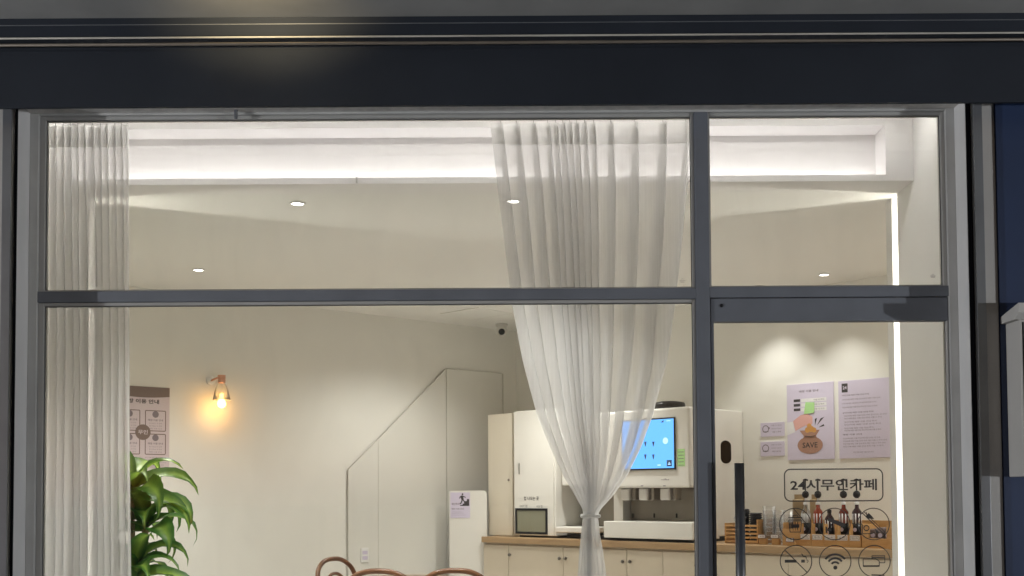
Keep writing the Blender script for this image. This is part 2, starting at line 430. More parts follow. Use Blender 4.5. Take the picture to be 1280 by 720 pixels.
# plaster soffit above the window and jamb returns
so = tag(MB().box(JL - 0.1, JR + 0.1, -0.28, -0.001, HEAD, HEAD + 0.12).build('lintel_soffit', 'plaster_edge'), kind='structure')
tag(MB().box(JL - 0.008, JL, OW, 0.03, -0.13, HEAD - 0.001).build('window_jamb', 'jamb'), 'grey painted reveal at the curtain end of the shop window', 'jamb', kind='thing')
tag(MB().box(JR, JR + 0.008, OW, 0.03, -0.13, HEAD - 0.001).build('window_jamb', 'jamb'), 'grey painted reveal next to the glass door', 'jamb', kind='thing')
# shutter guide rails
for sg, X, lb in ((-1, JL - 0.011, 'metal shutter guide rail along the edge of the shopfront beside the straight curtain'), (1, JR + 0.018, 'metal shutter guide rail along the shopfront beside the glass door')):
    t = thing('shutter_rail', lb, 'shutter rail', (X, OW, -0.13), 0, 'shutter guide rails')
    a, b = (0, 0.034) if sg > 0 else (-0.034, 0)
    boxpart('outer_flange', 'rail_metal', t, a, b, -0.035, -0.028, 0, 2.92, 0.001)
    boxpart('web', 'rail_metal', t, a if sg < 0 else b - 0.004, a + 0.004 if sg < 0 else b, -0.0275, 0.05, 0, 2.92)
    boxpart('lip', 'steel', t, (0.0003 if sg > 0 else -0.0043), (0.0043 if sg > 0 else -0.0003), -0.0275, -0.012, 0, 2.92)
    boxpart('groove', 'black_gap', t, -0.016 * sg if sg > 0 else 0.0005, -0.0005 if sg > 0 else 0.010, -0.004, 0.05, 0, 2.92)
structure('pilaster_right', 'pilaster', MB().box(JR + 0.054, JR + 0.118, OW + 0.004, 0.2, -0.13, 2.93, 0.004))
structure('pilaster_left', 'pilaster', MB().box(JL - 0.50, JL - 0.047, OW + 0.004, 0.2, -0.13, 2.93, 0.004))
NAVX = JR + 0.1185
structure('facade_wall_navy', 'navy', MB().box(NAVX, NAVX + 6, OW - 0.004, 0.25, -0.13, 2.93))
structure('facade_wall_left', 'navy', MB().box(JL - 6.5, JL - 0.5005, OW - 0.002, 0.25, -0.13, 2.93))
structure('upper_wall', 'navy', MB().box(-9, 9, -0.2, 0.2, 3.03, 7.0))
structure('roof_slab', 'pilaster', MB().box(-9, 9, 0.2, 7.5, 3.05, 3.3))
structure('rear_wall', 'pilaster', MB().box(-9, 9, 6.3, 6.5, -0.13, 3.05))
structure('end_wall_left', 'pilaster', MB().box(-5.2, -5.0, 0.25, 6.3, -0.13, 3.05))
structure('end_wall_right', 'pilaster', MB().box(5.3, 5.5, 0.25, 6.3, -0.13, 3.05))
# shutter box
YS = -0.30
def zs(py, y): return FA.at(640, py, y)[1]
t = thing('shutter_box', 'dark blue grey roller shutter box running above the shop window', 'shutter box', (0, 0, 0))
boxpart('fascia_panel', 'fascia', t, -7, 7, YS, -0.282, zs(131, YS), zs(60, YS), 0.002)
boxpart('upper_panel', 'fascia', t, -7, 7, YS + 0.012, -0.21, zs(60, YS) + 0.0005, zs(55, YS))
boxpart('bottom_panel', 'fascia', t, -7, 7, -0.2815, -0.14, HEAD + 0.125, HEAD + 0.135)
MB().tube([(-7, YS - 0.004, zs(53.5, YS)), (7, YS - 0.004, zs(53.5, YS))], 0.006, 8).build('lower_trim', 'brass_rail', t)
MB().tube([(-7, YS - 0.066, zs(44.6, YS - 0.066)), (7, YS - 0.066, zs(44.6, YS - 0.066))], 0.0038, 8).build('upper_trim', 'trim_metal', t)
boxpart('recess_panel', 'fascia', t, -7, 7, YS - 0.004, -0.21, zs(50, YS), zs(43, YS))
# small bits along the shutter's lower edge
for px, py, wd, hg, lb in ((62, 128, 0.055, 0.016, 'dark shutter end clip above the straight curtain'), (1214, 122, 0.045, 0.014, 'dark shutter end clip above the glass door corner')):
    c = thing('shutter_clip', lb, 'clip', (fx(px, py, YS + 0.04), YS + 0.04, fz(px, py, YS + 0.04)), 0, 'shutter end clips')
    boxpart('clip_plate', 'black', c, -wd, wd * 0.4, -0.012, 0.012, -0.002, 0.012, 0.002)
    MB().lathe([(0, -hg), (0.011, -hg), (0.013, -hg * 0.5), (0.009, 0), (0, 0)], 10, (0, 0, -0.001)).build('roller', 'black', c)
c = thing('shutter_latch', 'short dark latch hanging from the shutter over the wide pane', 'latch', (fx(295, 134, -0.05), -0.05, fz(295, 134, -0.05)))
boxpart('latch_bar', 'rail_metal', c, -0.007, 0.007, -0.006, 0.006, -0.05, 0.006, 0.002)
boxpart('latch_plate', 'steel', c, -0.016, 0.016, -0.010, -0.0062, -0.004, 0.008, 0.001)
# sign canopy over it
t = thing('sign_canopy', 'dark metal sign canopy across the top of the shopfront, lit warm at one side', 'canopy', (0, 0, 0))
YC = YS - 0.06
ZC = zs(19.5, YC)
boxpart('back_panel', 'fascia', t, -7, 7, YC, -0.205, zs(42.5, YC), ZC - 0.0005, 0.001)
boxpart('panel_seam', 'rail_metal', t, -7, 7, YC - 0.002, YC - 0.0002, zs(29, YC), zs(28, YC))
boxpart('soffit', 'canopy', t, -7, 7, -1.15, -0.205, ZC, ZC + 0.025)
boxpart('front_panel', 'fascia', t, -7, 7, -1.19, -1.1505, ZC - 0.03, ZC + 0.6, 0.004)
boxpart('top_panel', 'fascia', t, -7, 7, -1.15, -0.205, ZC + 0.56, ZC + 0.6)
LX = fx(330, 10, YC)
c = thing('canopy_lamp', 'small warm lamp fixed under the sign canopy', 'lamp', (LX, -1.03, ZC))
MB().lathe([(0, 0), (0.07, 0), (0.07, -0.02), (0.055, -0.035), (0.05, -0.035), (0.05, -0.03)], 20, (0, 0, -0.0005)).build('housing', 'steel', c)
MB().lathe([(0, -0.031), (0.05, -0.031), (0.05, -0.033), (0, -0.034)], 20).build('lens', 'canopy_lens', c)
def lamp(name, kind, loc, energy, color, parent=None, soft=0.03, **kw):
    ld = bpy.data.lights.new(name, kind); ld.energy = energy; ld.color = color
    if kind in ('POINT', 'SPOT'): ld.shadow_soft_size = soft
    for k, v in kw.items(): setattr(ld, k, v)
    o = bpy.data.objects.new(name, ld); col.objects.link(o); o.location = loc
    if parent is not None: o.parent = parent
    return o
sl = lamp('lamp_glow', 'SPOT', (0, 0.0, -0.055), 34.0, (1.0, 0.80, 0.46), c, 0.03, spot_size=R(96), spot_blend=1.0)
sl.rotation_euler = Vector((0.0, 0.67, 0.42)).to_track_quat('-Z', 'Y').to_euler()
# lamp posts added out of view on both sides to light reveals and frame
for sg, lb, en in ((-1, 'unseen lamp post added off to the curtain side to light the reveals', 1250.0), (1, 'unseen lamp post added off to the door side to light the reveals', 980.0)):
    c = thing('added_lamp_post', lb, 'lamp post', (sg * 11.0, -4.4 if sg < 0 else -6.0, -0.13), 0, 'added lamp posts out of view')
    MB().lathe([(0, 0), (0.12, 0), (0.12, 0.03), (0.05, 0.06), (0.04, 0.88), (0.07, 0.90), (0.07, 0.93), (0, 0.93)], 20).build('post', 'rail_metal', c)
    MB().lathe([(0.11, 1.26), (0.15, 1.265), (0.02, 1.32), (0, 1.32), (0, 1.30), (0.11, 1.26)], 20).build('cap', 'rail_metal', c)
    for k in range(4): MB().tube([(0.07 * math.cos(k * PI / 2), 0.07 * math.sin(k * PI / 2), 0.931), (0.115 * math.cos(k * PI / 2), 0.115 * math.sin(k * PI / 2), 1.26)], 0.006, 6).build('cage_bar', 'rail_metal', c)
    MB().lathe([(0, 0.9305), (0.03, 0.9305), (0.03, 0.96), (0, 0.96)], 12).build('lamp_holder', 'rail_metal', c)
    lamp('lamp_glow', 'POINT', (0, 0, 1.07), en, (0.93, 0.96, 1.0), c, 0.055)

# ------------------------------------------------------------------ window frame
sf = thing('shopfront_window', 'grey framed fixed shop window of three panes round the curtains', 'window', (0, 0, 0))
FY0, FY1 = -0.03, 0.03
X1, X2 = fx(50, 400), fx(57, 400)
hz0, hz1 = fz(500, 145), fz(500, 150)
tz1, tz0, tzb = fz(500, 363.5), fz(500, 377), fz(500, 381.5)
mx0, mx1 = fx(867, 250), fx(884, 250)
sx0, sx1 = fx(1180, 250), fx(1175, 250)
boxpart('frame_stile', 'frame_outer_lit', sf, JL + 0.0005, X1, FY0, FY1, 0.0, HEAD - 0.001, 0.0025)
boxpart('frame_stile', 'frame_outer_lit', sf, sx0, JR - 0.0005, FY0, FY1, 0.0, HEAD - 0.001, 0.0025)
boxpart('head_rail', 'frame_outer_lit', sf, X1 + 0.0004, sx0 - 0.0004, FY0 + 0.001, FY1, hz0, HEAD - 0.001, 0.0025)
boxpart('transom', 'frame', sf, X1 + 0.0004, mx0 - 0.0004, FY0 + 0.001, FY1, tz0, tz1, 0.0025)
boxpart('transom', 'frame', sf, mx1 + 0.0004, sx0 - 0.0004, FY0 + 0.001, FY1, tz0 + 0.004, tz1 + 0.003, 0.0025)
boxpart('mullion', 'frame', sf, mx0, mx1, FY0, FY1, 0.0, hz0 - 0.0004, 0.0025)
boxpart('sill', 'frame', sf, X1 + 0.0004, mx0 - 0.0004, FY0 - 0.02, FY1, 0.001, 0.07, 0.003)
BY0, BY1 = -0.018, 0.018
def beads(x0, x1, z0, z1, wl, wr, wb, wt):
    boxpart('glazing_bead', 'bead', sf, x0, x0 + wl, BY0, BY1, z0, z1, 0.002)
    boxpart('glazing_bead', 'bead', sf, x1 - wr, x1, BY0, BY1, z0, z1, 0.002)
    boxpart('glazing_bead', 'bead', sf, x0 + wl + 0.0003, x1 - wr - 0.0003, BY0, BY1, z1 - wt, z1, 0.002)
    boxpart('glazing_bead', 'bead', sf, x0 + wl + 0.0003, x1 - wr - 0.0003, BY0, BY1, z0, z0 + wb, 0.002)
g = 0.0005
_beads = beads
def beads(x0, x1, z0, z1, wl, wr, wb, wt):
    _beads(x0, x1, z0, z1, wl, wr, wb, wt)
    a, b, c_, d_ = x0 + wl, x1 - wr, z0 + wb, z1 - wt
    for q in ((a, a + 0.003, c_, d_), (b - 0.003, b, c_, d_), (a + 0.0032, b - 0.0032, d_ - 0.003, d_), (a + 0.0032, b - 0.0032, c_, c_ + 0.003)):
        boxpart('gasket', 'seal_dark', sf, q[0] + 0.0001, q[1] - 0.0001, -0.0078, -0.0042, q[2] + 0.0001, q[3] - 0.0001)
beads(X1 + g, mx0 - g, tz1 + g, hz0 - g, 0.022, 0.011, 0.005, 0.015)
beads(mx1 + g, sx0 - g, tz1 + 0.003 + g, hz0 - g, 0.008, 0.016, 0.004, 0.014)
beads(X1 + g, mx0 - g, 0.07 + g, tz0 - g, 0.022, 0.011, 0.012, 0.013)
def pane(x0, x1, z0, z1): return boxpart('pane', 'glass', sf, x0, x1, -0.004, 0.004, z0, z1)
p1 = pane(X1 + 0.02, mx0 - 0.009, tz1 + 0.003, hz0 - 0.012)
p2 = pane(mx1 + 0.006, sx0 - 0.014, tz1 + 0.004, hz0 - 0.012)
p3 = pane(X1 + 0.02, mx0 - 0.009, 0.08, tz0 - 0.01)
for p, px, py in ((p1, 853, 351), (p2, 1166, 345)):
    f = Flat(-0.0046); x, z = FA.at(px, py, -0.0045); 
    f.arc(x, z + 0.004, 0.004, 0.0012, 20, 160, 6).line(x - 0.011, z, x + 0.011, z, 0.0016).line(x - 0.008, z - 0.005, x + 0.008, z - 0.005, 0.0016)
    f.build('glass_stamp', 'ink_grey', p)

# ------------------------------------------------------------------ glass door
dr = thing('glass_door', 'glass entrance door with dark grey rails and printed pictograms', 'door', (0, 0, 0))
dx0, dx1 = mx1 + 0.004, sx0 - 0.002
gx0, gx1 = fx(893, 560), fx(1184, 560)
dz1 = tz0 + 0.001
dzg = fz(1030, 402.5)
DY0, DY1 = -0.022, 0.022
boxpart('top_rail', 'frame', dr, dx0, dx1, DY0, DY1, dzg, dz1, 0.002)
boxpart('door_stile', 'frame', dr, dx0, gx0, DY0, DY1, 0.012, dzg - 0.0004, 0.002)
boxpart('door_stile', 'bead', dr, gx1, dx1, DY0, DY1, 0.012, dzg - 0.0004, 0.002)
boxpart('bottom_rail', 'frame', dr, gx0 + 0.0004, gx1 - 0.0004, DY0, DY1, 0.012, 0.1, 0.002)
boxpart('hinge_strip', 'steel', dr, fx(1119, 372), fx(1132, 372), -0.012, 0.012, dz1 + 0.0002, dz1 + 0.0028)
x, z = FA.at(902, 382, DY0)
MB().lathe([(0, 0.004), (0.006, 0.004), (0.0075, 0), (0, 0)], 12, (0, 0, 0), Matrix.Translation((x, DY0 - 0.0002, z)) @ Matrix.Rotation(PI / 2, 4, 'X')).build('screw', 'black', dr)
dp = boxpart('pane', 'glass', dr, gx0 - 0.004, gx1 + 0.004, -0.005, 0.005, 0.09, dzg + 0.008)
# pull handle
hx, hzt = FA.at(924, 579, -0.075)
hd = MB().tube([(hx, -0.075, 0.25), (hx, -0.075, hzt)], 0.0195, 24).build('pull_handle', 'handle_metal', dr)
for z in (0.4, hzt - 0.22):
    MB().tube([(hx, -0.056, z), (hx, -0.0055, z)], 0.011, 12).build('handle_stud', 'steel', hd)
# print on the door
YP = -0.0062
def DP(px, py): return FA.at(px, py, YP)
def door_scale(): return (fx(1100, 600) - fx(1000, 600)) / 100
DS = door_scale()
f = Flat(YP)
(xa, za), (xb, zb) = DP(981, 626.5), DP(1103, 586)
f.rframe(xa, xb, za, zb, 7.5 * DS, 1.5 * DS)
f.build('lettering_frame', 'vinyl', dp)
x0, z0 = DP(988, 613.5); x1, z1 = DP(1096, 598.5)
Flat(YP).text('24시무인카페', x0, x1, z0, z1, 0.022).build('lettering', 'vinyl', dp)
RC = 19.6 * DS
def icon(px, py): 
    x, z = DP(px, py); q = Flat(YP); q.arc(x, z, RC, 1.15 * DS, 0, 360, 56); return q, x, z
u = DS
q, x, z = icon(994, 655)                                    # bin with rubbish, crossed
q.path([(x - 8 * u, z + 5 * u), (x - 6.5 * u, z - 10 * u), (x + 6.5 * u, z - 10 * u), (x + 8 * u, z + 5 * u)], 1.1 * u, True)
q.path([(x - 9 * u, z + 8 * u), (x + 9 * u, z + 8 * u)], 1.2 * u).path([(x - 3 * u, z + 8 * u), (x - 2 * u, z + 11 * u), (x + 3 * u, z + 11 * u), (x + 4 * u, z + 8 * u)], 1 * u)
for k in (-3.2, 0, 3.2): q.line(x + k * u, z + 3 * u, x + k * u * 0.85, z - 8 * u, 0.9 * u)
q.line(x - 5 * u, z - 2.5 * u, x + 5 * u, z - 2.5 * u, 4.2 * u)
q.line(x - RC * 0.1, z + RC, x + RC * 0.95, z - RC * 0.3, 1.0 * u); q.build('bin_pictogram', 'vinyl', dp)
q, x, z = icon(1043, 655)                                   # surveillance camera
q.poly([(x - 7 * u, z + 8 * u), (x - 8.4 * u, z + 4 * u), (x + 9 * u, z - 3.6 * u), (x + 12 * u, z - 3 * u), (x + 12 * u, z + 1 * u)])
q.poly([(x - 6 * u, z + 1.5 * u), (x - 2.5 * u, z), (x - 5 * u, z - 6 * u), (x - 9 * u, z - 6 * u), (x - 9 * u, z - 8.6 * u), (x - 3.6 * u, z - 8.6 * u)])
q.rect(x - 11 * u, x - 9.2 * u, z - 11 * u, z - 3.4 * u); q.build('camera_pictogram', 'vinyl', dp)
q, x, z = icon(1092, 655)                                   # no outside food
q.line(x - RC * 0.72, z + RC * 0.72, x + RC * 0.72, z - RC * 0.72, 1.3 * u).line(x - RC * 0.62, z + RC * 0.8, x + RC * 0.8, z - RC * 0.62, 0.9 * u)
q.arc(x - 9 * u, z - 5 * u, 3.2 * u, 1.3 * u, 0, 360, 20).path([(x - 14 * u, z), (x - 14 * u, z - 12 * u), (x - 3 * u, z - 12 * u), (x + 2 * u, z - 10 * u)], 1.1 * u)
q.poly([(x - 9 * u, z + 10 * u), (x - 6 * u, z + 14 * u), (x - 2 * u, z + 10 * u), (x + 1 * u, z + 6 * u), (x - 7 * u, z + 7 * u)]); q.line(x - 8 * u, z + 9 * u, x - 9 * u, z + 15 * u, 1.1 * u)
q.poly([(x + 1 * u, z - 5 * u), (x + 3 * u, z - 11 * u), (x + 8 * u, z - 11 * u)])
q.build('food_pictogram', 'vinyl', dp)
q, x, z = icon(995, 701.5)                                  # no smoking
q.rect(x - 14 * u, x + 0.5 * u, z - 1.8 * u, z + 1.8 * u).rect(x + 6.5 * u, x + 11 * u, z - 1.8 * u, z + 1.8 * u)
q.arc(x + 13.5 * u, z, 1.6 * u, 0.8 * u, -90, 120, 10).path([(x + 7 * u, z + 9.5 * u), (x + 9 * u, z + 6 * u), (x + 12.5 * u, z + 5.5 * u), (x + 13 * u, z + 3 * u)], 1.2 * u)
q.line(x - RC * 0.7, z + RC * 0.72, x + RC * 0.7, z - RC * 0.72, 1.3 * u); q.build('no_smoking_pictogram', 'vinyl', dp)
q, x, z = icon(1044, 701.5)                                 # wifi
for r in (5.8, 10.6, 15.4): q.arc(x, z - 7 * u, r * u, 2.5 * u, 38, 142, 16)
q.disc(x, z - 8 * u, 2.5 * u); q.build('wifi_pictogram', 'vinyl', dp)
q, x, z = icon(1093, 701.5)                                 # cards
q.path([(x - 14 * u, z + 3 * u), (x + 2 * u, z + 3 * u), (x + 6 * u, z), (x + 6 * u, z - 6.5 * u), (x - 14 * u, z - 6.5 * u)], 1.0 * u, True)
q.rect(x - 14 * u, x + 6 * u, z - 6.4 * u, z - 5.0 * u)
q.path([(x - 3 * u, z + 3 * u), (x - 3 * u, z + 7 * u), (x + 13 * u, z + 7 * u), (x + 13 * u, z - 2 * u), (x + 6 * u, z - 2 * u)], 1.0 * u).rect(x - 3 * u, x + 13 * u, z + 4 * u, z + 5.6 * u)
q.line(x - 4 * u, z - 17 * u, x + 12 * u, z - 17.5 * u, 1.6 * u); q.build('card_pictogram', 'vinyl', dp)

# ------------------------------------------------------------------ box on the navy wall
t = thing('wall_letter_box', 'pale grey letter box with sloping lid on the navy wall', 'letter box', (1.925, OW - 0.0045, 0))
bz0, bz1 = fz(1270, 596, -0.2), fz(1270, 402, -0.2)
boxpart('body', 'pilaster', t, 0, 0.42, -0.12, 0, bz0, bz1, 0.004)
MB().extrude_x([(-0.15, bz1 + 0.022), (-0.15, bz1 + 0.058), (0.0, bz1 + 0.028), (0.0, bz1 + 0.0005), (-0.12, bz1 + 0.0005)], -0.018, 0.438).build('lid', 'pilaster', t)
boxpart('door_gap', 'black_gap', t, 0.008, 0.013, -0.1212, -0.1202, bz0 + 0.02, bz1 - 0.01)
boxpart('front_door', 'jamb', t, 0.016, 0.40, -0.126, -0.1203, bz0 + 0.02, bz1 - 0.01, 0.002)
boxpart('letter_slot', 'black_gap', t, 0.10, 0.32, -0.1275, -0.1262, bz1 - 0.09, bz1 - 0.07)

# ================================================================== curtains
def catmull(pts, n):
    out = []
    for i in range(len(pts) - 1):
        p0 = pts[max(i - 1, 0)]; p1 = pts[i]; p2 = pts[i + 1]; p3 = pts[min(i + 2, len(pts) - 1)]
        for k in range(n):
            s = k / n
            out.append(tuple(0.5 * (2 * p1[j] + (-p0[j] + p2[j]) * s + (2 * p0[j] - 5 * p1[j] + 4 * p2[j] - p3[j]) * s * s + (-p0[j] + 3 * p1[j] - 3 * p2[j] + p3[j]) * s ** 3) for j in range(len(p1))))
    out.append(tuple(pts[-1])); return out
def interp(tab, v):
    for (a, x), (b, y) in zip(tab, tab[1:]):
        if v <= b: return x + (y - x) * (v - a) / (b - a) if b > a else y
    return tab[-1][1]
def grid_mesh(rows, name, m, parent):
    v = [p for r in rows for p in r]; n = len(rows[0]); f = []
    for i in range(len(rows) - 1):
        for j in range(n - 1):
            f.append((i * n + j, i * n + j + 1, (i + 1) * n + j + 1, (i + 1) * n + j))
    me = bpy.data.meshes.new(name); me.from_pydata(v, [], f)
    for p in me.polygons: p.use_smooth = True
    me.materials.append(MATS[m]); o = bpy.data.objects.new(name, me); col.objects.link(o); o.parent = parent; return o
YCUR = 0.13
def pleated(name, label, pos, tuck, left, right, depth, ztop, zbot, nrow, seed, tie_z=None):
    """pos: pleat centres 0..1; tuck: half width of each tuck as a fraction of the panel width"""
    rnd = random.Random(seed)
    ph = [rnd.uniform(0, 6.28) for _ in pos]; am = [rnd.uniform(0.6, 1.3) for _ in pos]; ext = [rnd.uniform(0.0, 1.0) for _ in pos]
    root = thing(name, label, 'curtain', (0, YCUR, 0))
    def row(z, dy=0.0, grow=1.0):
        v = (ztop - z) / (ztop - zbot)
        xl, xr = interp(left, z), interp(right, z)
        dep = interp(depth, z); W = xr - xl
        cps = [(0.0, 0.0)]
        for i, p in enumerate(pos):
            fall = min(1.0, (ztop - z) / 0.9)
            tk = tuck[i] * (0.35 + 0.65 * fall * (0.7 + 0.6 * ext[i])) * grow
            pp = p + 0.006 * math.sin(3.1 * z + ph[i]) * fall
            d = dep * am[i] * (0.75 + 0.25 * math.sin(2.3 * z + ph[i] * 2))
            cps.append((pp + tk, -d * 0.35)); cps.append((pp - tk, d * 0.65))
        cps.append((1.0, 0.0))
        out = []
        for x, y in catmull(cps, 7):
            if tie_z is not None:      # wrap into a bundle near the tie
                k = math.exp(-((z - tie_z) / 0.28) ** 2)
                y += k * 0.020 * math.cos((x - 0.5) * PI * 1.0) * -1
            out.append((xl + x * W, y + dy, z))
        return out
    zz = []
    for i in range(nrow + 1):
        zz.append(ztop + (zbot - ztop) * i / nrow)
    grid_mesh([row(z) for z in zz], 'fabric', 'voile', root)
    hz = [ztop + 0.004 - 0.094 * i / 4 for i in range(5)]
    grid_mesh([row(min(z, ztop), -0.003, 0.9) for z in hz], 'heading_tape', 'voile_heading', root)
    for i, p in enumerate(pos):
        xl, xr = interp(left, ztop), interp(right, ztop)
        x = xl + p * (xr - xl)
        MB().tube([(x, 0.006, ztop - 0.03), (x, 0.008, ztop + 0.02), (x, 0.003, ztop + 0.034), (x, -0.002, ztop + 0.02)], 0.0016, 5).build('hook', 'steel', root)
    return root
def cx(px, py): return FA.at(px, py, YCUR)
ZT = cx(700, 154)[1]
xa, xb = cx(52, 300)[0], cx(162, 300)[0]
pos = [0.05, 0.14, 0.23, 0.31, 0.40, 0.48, 0.57, 0.66, 0.74, 0.83, 0.91, 0.975]
pleated('straight_curtain', 'white sheer curtain hanging straight at the edge of the shop window', pos, [0.05, 0.065, 0.05, 0.075, 0.05, 0.06, 0.08, 0.05, 0.06, 0.045, 0.05, 0.022],
        [(0.0, xa), (3.0, xa)], [(0.0, xb + 0.028), (0.9, xb + 0.018), (1.5, xb + 0.006), (2.1, xb), (2.6, xb - 0.004), (3.0, xb - 0.012)],
        [(0.0, 0.035), (2.4, 0.028), (2.75, 0.018)], ZT, 0.03, 60, 3)
tiez = cx(738, 645)[1]
Lp = [(720, 722), (690, 724), (665, 726.5), (650, 728), (645, 729.5), (638, 729), (620, 719), (595, 704), (560, 688), (520, 671.5), (450, 653), (380, 640), (300, 630), (230, 621.5), (155, 613)]
Rp = [(720, 758), (690, 754), (665, 749.5), (650, 748), (645, 746.5), (638, 749.5), (620, 766), (595, 784), (560, 801), (520, 815.5), (450, 833), (380, 843), (300, 853), (230, 860), (155, 864)]
lt = [(0.0, cx(716, 720)[0])] + [(cx(x, y)[1], cx(x, y)[0]) for y, x in Lp] + [(3.0, cx(613, 155)[0])]
rt = [(0.0, cx(766, 720)[0])] + [(cx(x, y)[1], cx(x, y)[0]) for y, x in Rp] + [(3.0, cx(864, 155)[0])]
pos = [0.05, 0.13, 0.215, 0.285, 0.325, 0.36, 0.395, 0.43, 0.47, 0.515, 0.60, 0.72, 0.86, 0.975]
cur = pleated('tied_curtain', 'white sheer curtain gathered by a tie in front of the coffee machine', pos, [0.030, 0.036, 0.030, 0.024, 0.028, 0.030, 0.028, 0.030, 0.028, 0.024, 0.030, 0.032, 0.038, 0.02],
        lt, rt, [(0.0, 0.03), (tiez - 0.3, 0.028), (tiez, 0.018), (tiez + 0.25, 0.050), (2.2, 0.045), (2.75, 0.020)], ZT, 0.03, 110, 5, tiez)
cx0 = cx(738, 645)[0]
MB().tube([(cx0 + 0.036 * math.cos(2 * PI * i / 24), -0.004 + 0.040 * math.sin(2 * PI * i / 24), tiez + 0.002 * math.sin(6 * PI * i / 24)) for i in range(24)], 0.007, 8, True).build('tieback', 'voile_heading', cur)
t = thing('curtain_rail', 'white curtain rail fixed above the shop window', 'rail', (0, YCUR, ZT + 0.03))
boxpart('track', 'trim_white', t, XL + 0.01, cx(868, 154)[0], -0.010, 0.016, 0.006, 0.022, 0.002)
for i in range(6):
    x = XL + 0.1 + i * 0.5
    boxpart('bracket', 'trim_white', t, x - 0.01, x + 0.01, -0.008, 0.012, 0.0225, 2.949 - ZT - 0.03)

# ================================================================== downlights
def downlight(px, py, label, xyz=None, power=1.0, cone=104):
    p = on_z(px, py, CEIL) if xyz is None else Vector(xyz)
    t = thing('downlight', label, 'ceiling light', (p.x, p.y, CEIL), 0, 'recessed ceiling downlights')
    MB().lathe([(0.029, -0.0002), (0.038, -0.0002), (0.038, -0.004), (0.031, -0.007), (0.028, -0.0002)], 24).build('trim_ring', 'trim_white', t)
    MB().lathe([(0, -0.0014), (0.0275, -0.0014), (0.0275, -0.0025), (0, -0.003)], 24).build('lens', 'lens', t)
    lamp('lamp_glow', 'SPOT', (0, 0, -0.012), DOWNLIGHT_W * power, (1.0, 0.985, 0.925), t, 0.024, spot_size=R(cone), spot_blend=0.7)
downlight(372, 254, 'round ceiling downlight nearest the niche in the wide upper pane')
downlight(641, 251, 'round ceiling downlight seen through the tied curtain')
downlight(248, 337, 'round ceiling downlight low in the wide upper pane beside the straight curtain', power=0.42)
downlight(1030, 343, 'round ceiling downlight seen through the pane over the door', power=0.24, cone=88)
downlight(949, 357.8, 'round ceiling downlight half hidden by the transom over the door', power=0.24, cone=88)
for k, (x, y) in enumerate(((-0.8, 2.7), (0.4, 3.2), (2.75, 1.35), (-2.35, 1.75), (0.9, 1.6))):
    downlight(560 if k == 0 else 0, 371, ['round ceiling downlight over the table, hidden behind the dark transom', 'round ceiling downlight over the dispenser, hidden behind the dark transom', 'round ceiling downlight behind the side wall near the posters',
                     'round ceiling downlight behind the straight curtain near the plant', 'round ceiling downlight behind the mullion by the door'][k], (x, y, 0) if k else None, 1.0 if k else 0.6, 100 if k else 140) if k != 4 else None

# ================================================================== wall with the lamp
# poster
(px0, pz0), (px1, pz1) = LW.at(144, 584, -0.004), LW.at(212, 485, -0.004)
W, H = px1 - px0, pz1 - pz0
o = LW.world(px0, -0.001, pz0)
t = thing('notice_poster', 'pinkish notice poster with taupe header behind the straight curtain', 'poster', o, LW.a)
boxpart('sheet', 'paper_pink', t, 0, W, -0.004, 0, 0, H)
f = Flat(-0.0046); n = 14
f.poly([(W, H), (0, H)] + [(W * i / n, H * (0.885 - 0.02 * math.sin(PI * i / n))) for i in range(n + 1)]); f.build('header', 'ink_taupe', t)
f = Flat(-0.0046); f.text('매장 이용 안내', W * 0.12, W * 0.80, H * 0.79, H * 0.845, 0.03); f.build('title', 'ink', t)
f = Flat(-0.0046); g2 = Flat(-0.0046)
for bx in (0.06, 0.545):
    for bz in (0.455, 0.165):
        Flat(-0.0046).rframe(W * bx, W * (bx + 0.38), H * bz, H * (bz + 0.25), 0.006, 0.006).build('box_outline', 'ink_taupe', t)
        cxx = W * (bx + 0.19)
        g2.disc(cxx, H * (bz + 0.205), 0.022)
        g2.text('매장 이용 안내', W * (bx + 0.05), W * (bx + 0.33), H * (bz + 0.12), H * (bz + 0.147), 0.02)
        for k in range(3): g2.text(['컵 나오는 곳 안내', '컵 나오는 곳 안내', '매장 이용 안내'][k], W * (bx + 0.07), W * (bx + 0.31), H * (bz + 0.085 - 0.033 * k), H * (bz + 0.103 - 0.033 * k))
g2.build('box_text', 'ink_grey', t)
Flat(-0.0050).disc(W * 0.5, H * 0.435, 0.052).build('badge', 'ink_taupe', t)
Flat(-0.0054).text('무인', W * 0.5 - 0.032, W * 0.5 + 0.032, H * 0.435 - 0.014, H * 0.435 + 0.016, 0.02).build('badge_text', 'paper_pink', t)
f = Flat(-0.0046)
for k in range(4): f.text('무인카페 매장 이용 안내 주의 무인카페 이용 시 주의', W * 0.06, W * 0.47, H * (0.115 - 0.03 * k), H * (0.13 - 0.03 * k)).text('무인카페 매장 이용 안내 주의', W * 0.54, W * (0.94 - 0.05 * (k % 2)), H * (0.115 - 0.03 * k), H * (0.13 - 0.03 * k))
f.build('footer_text', 'ink_grey', t)
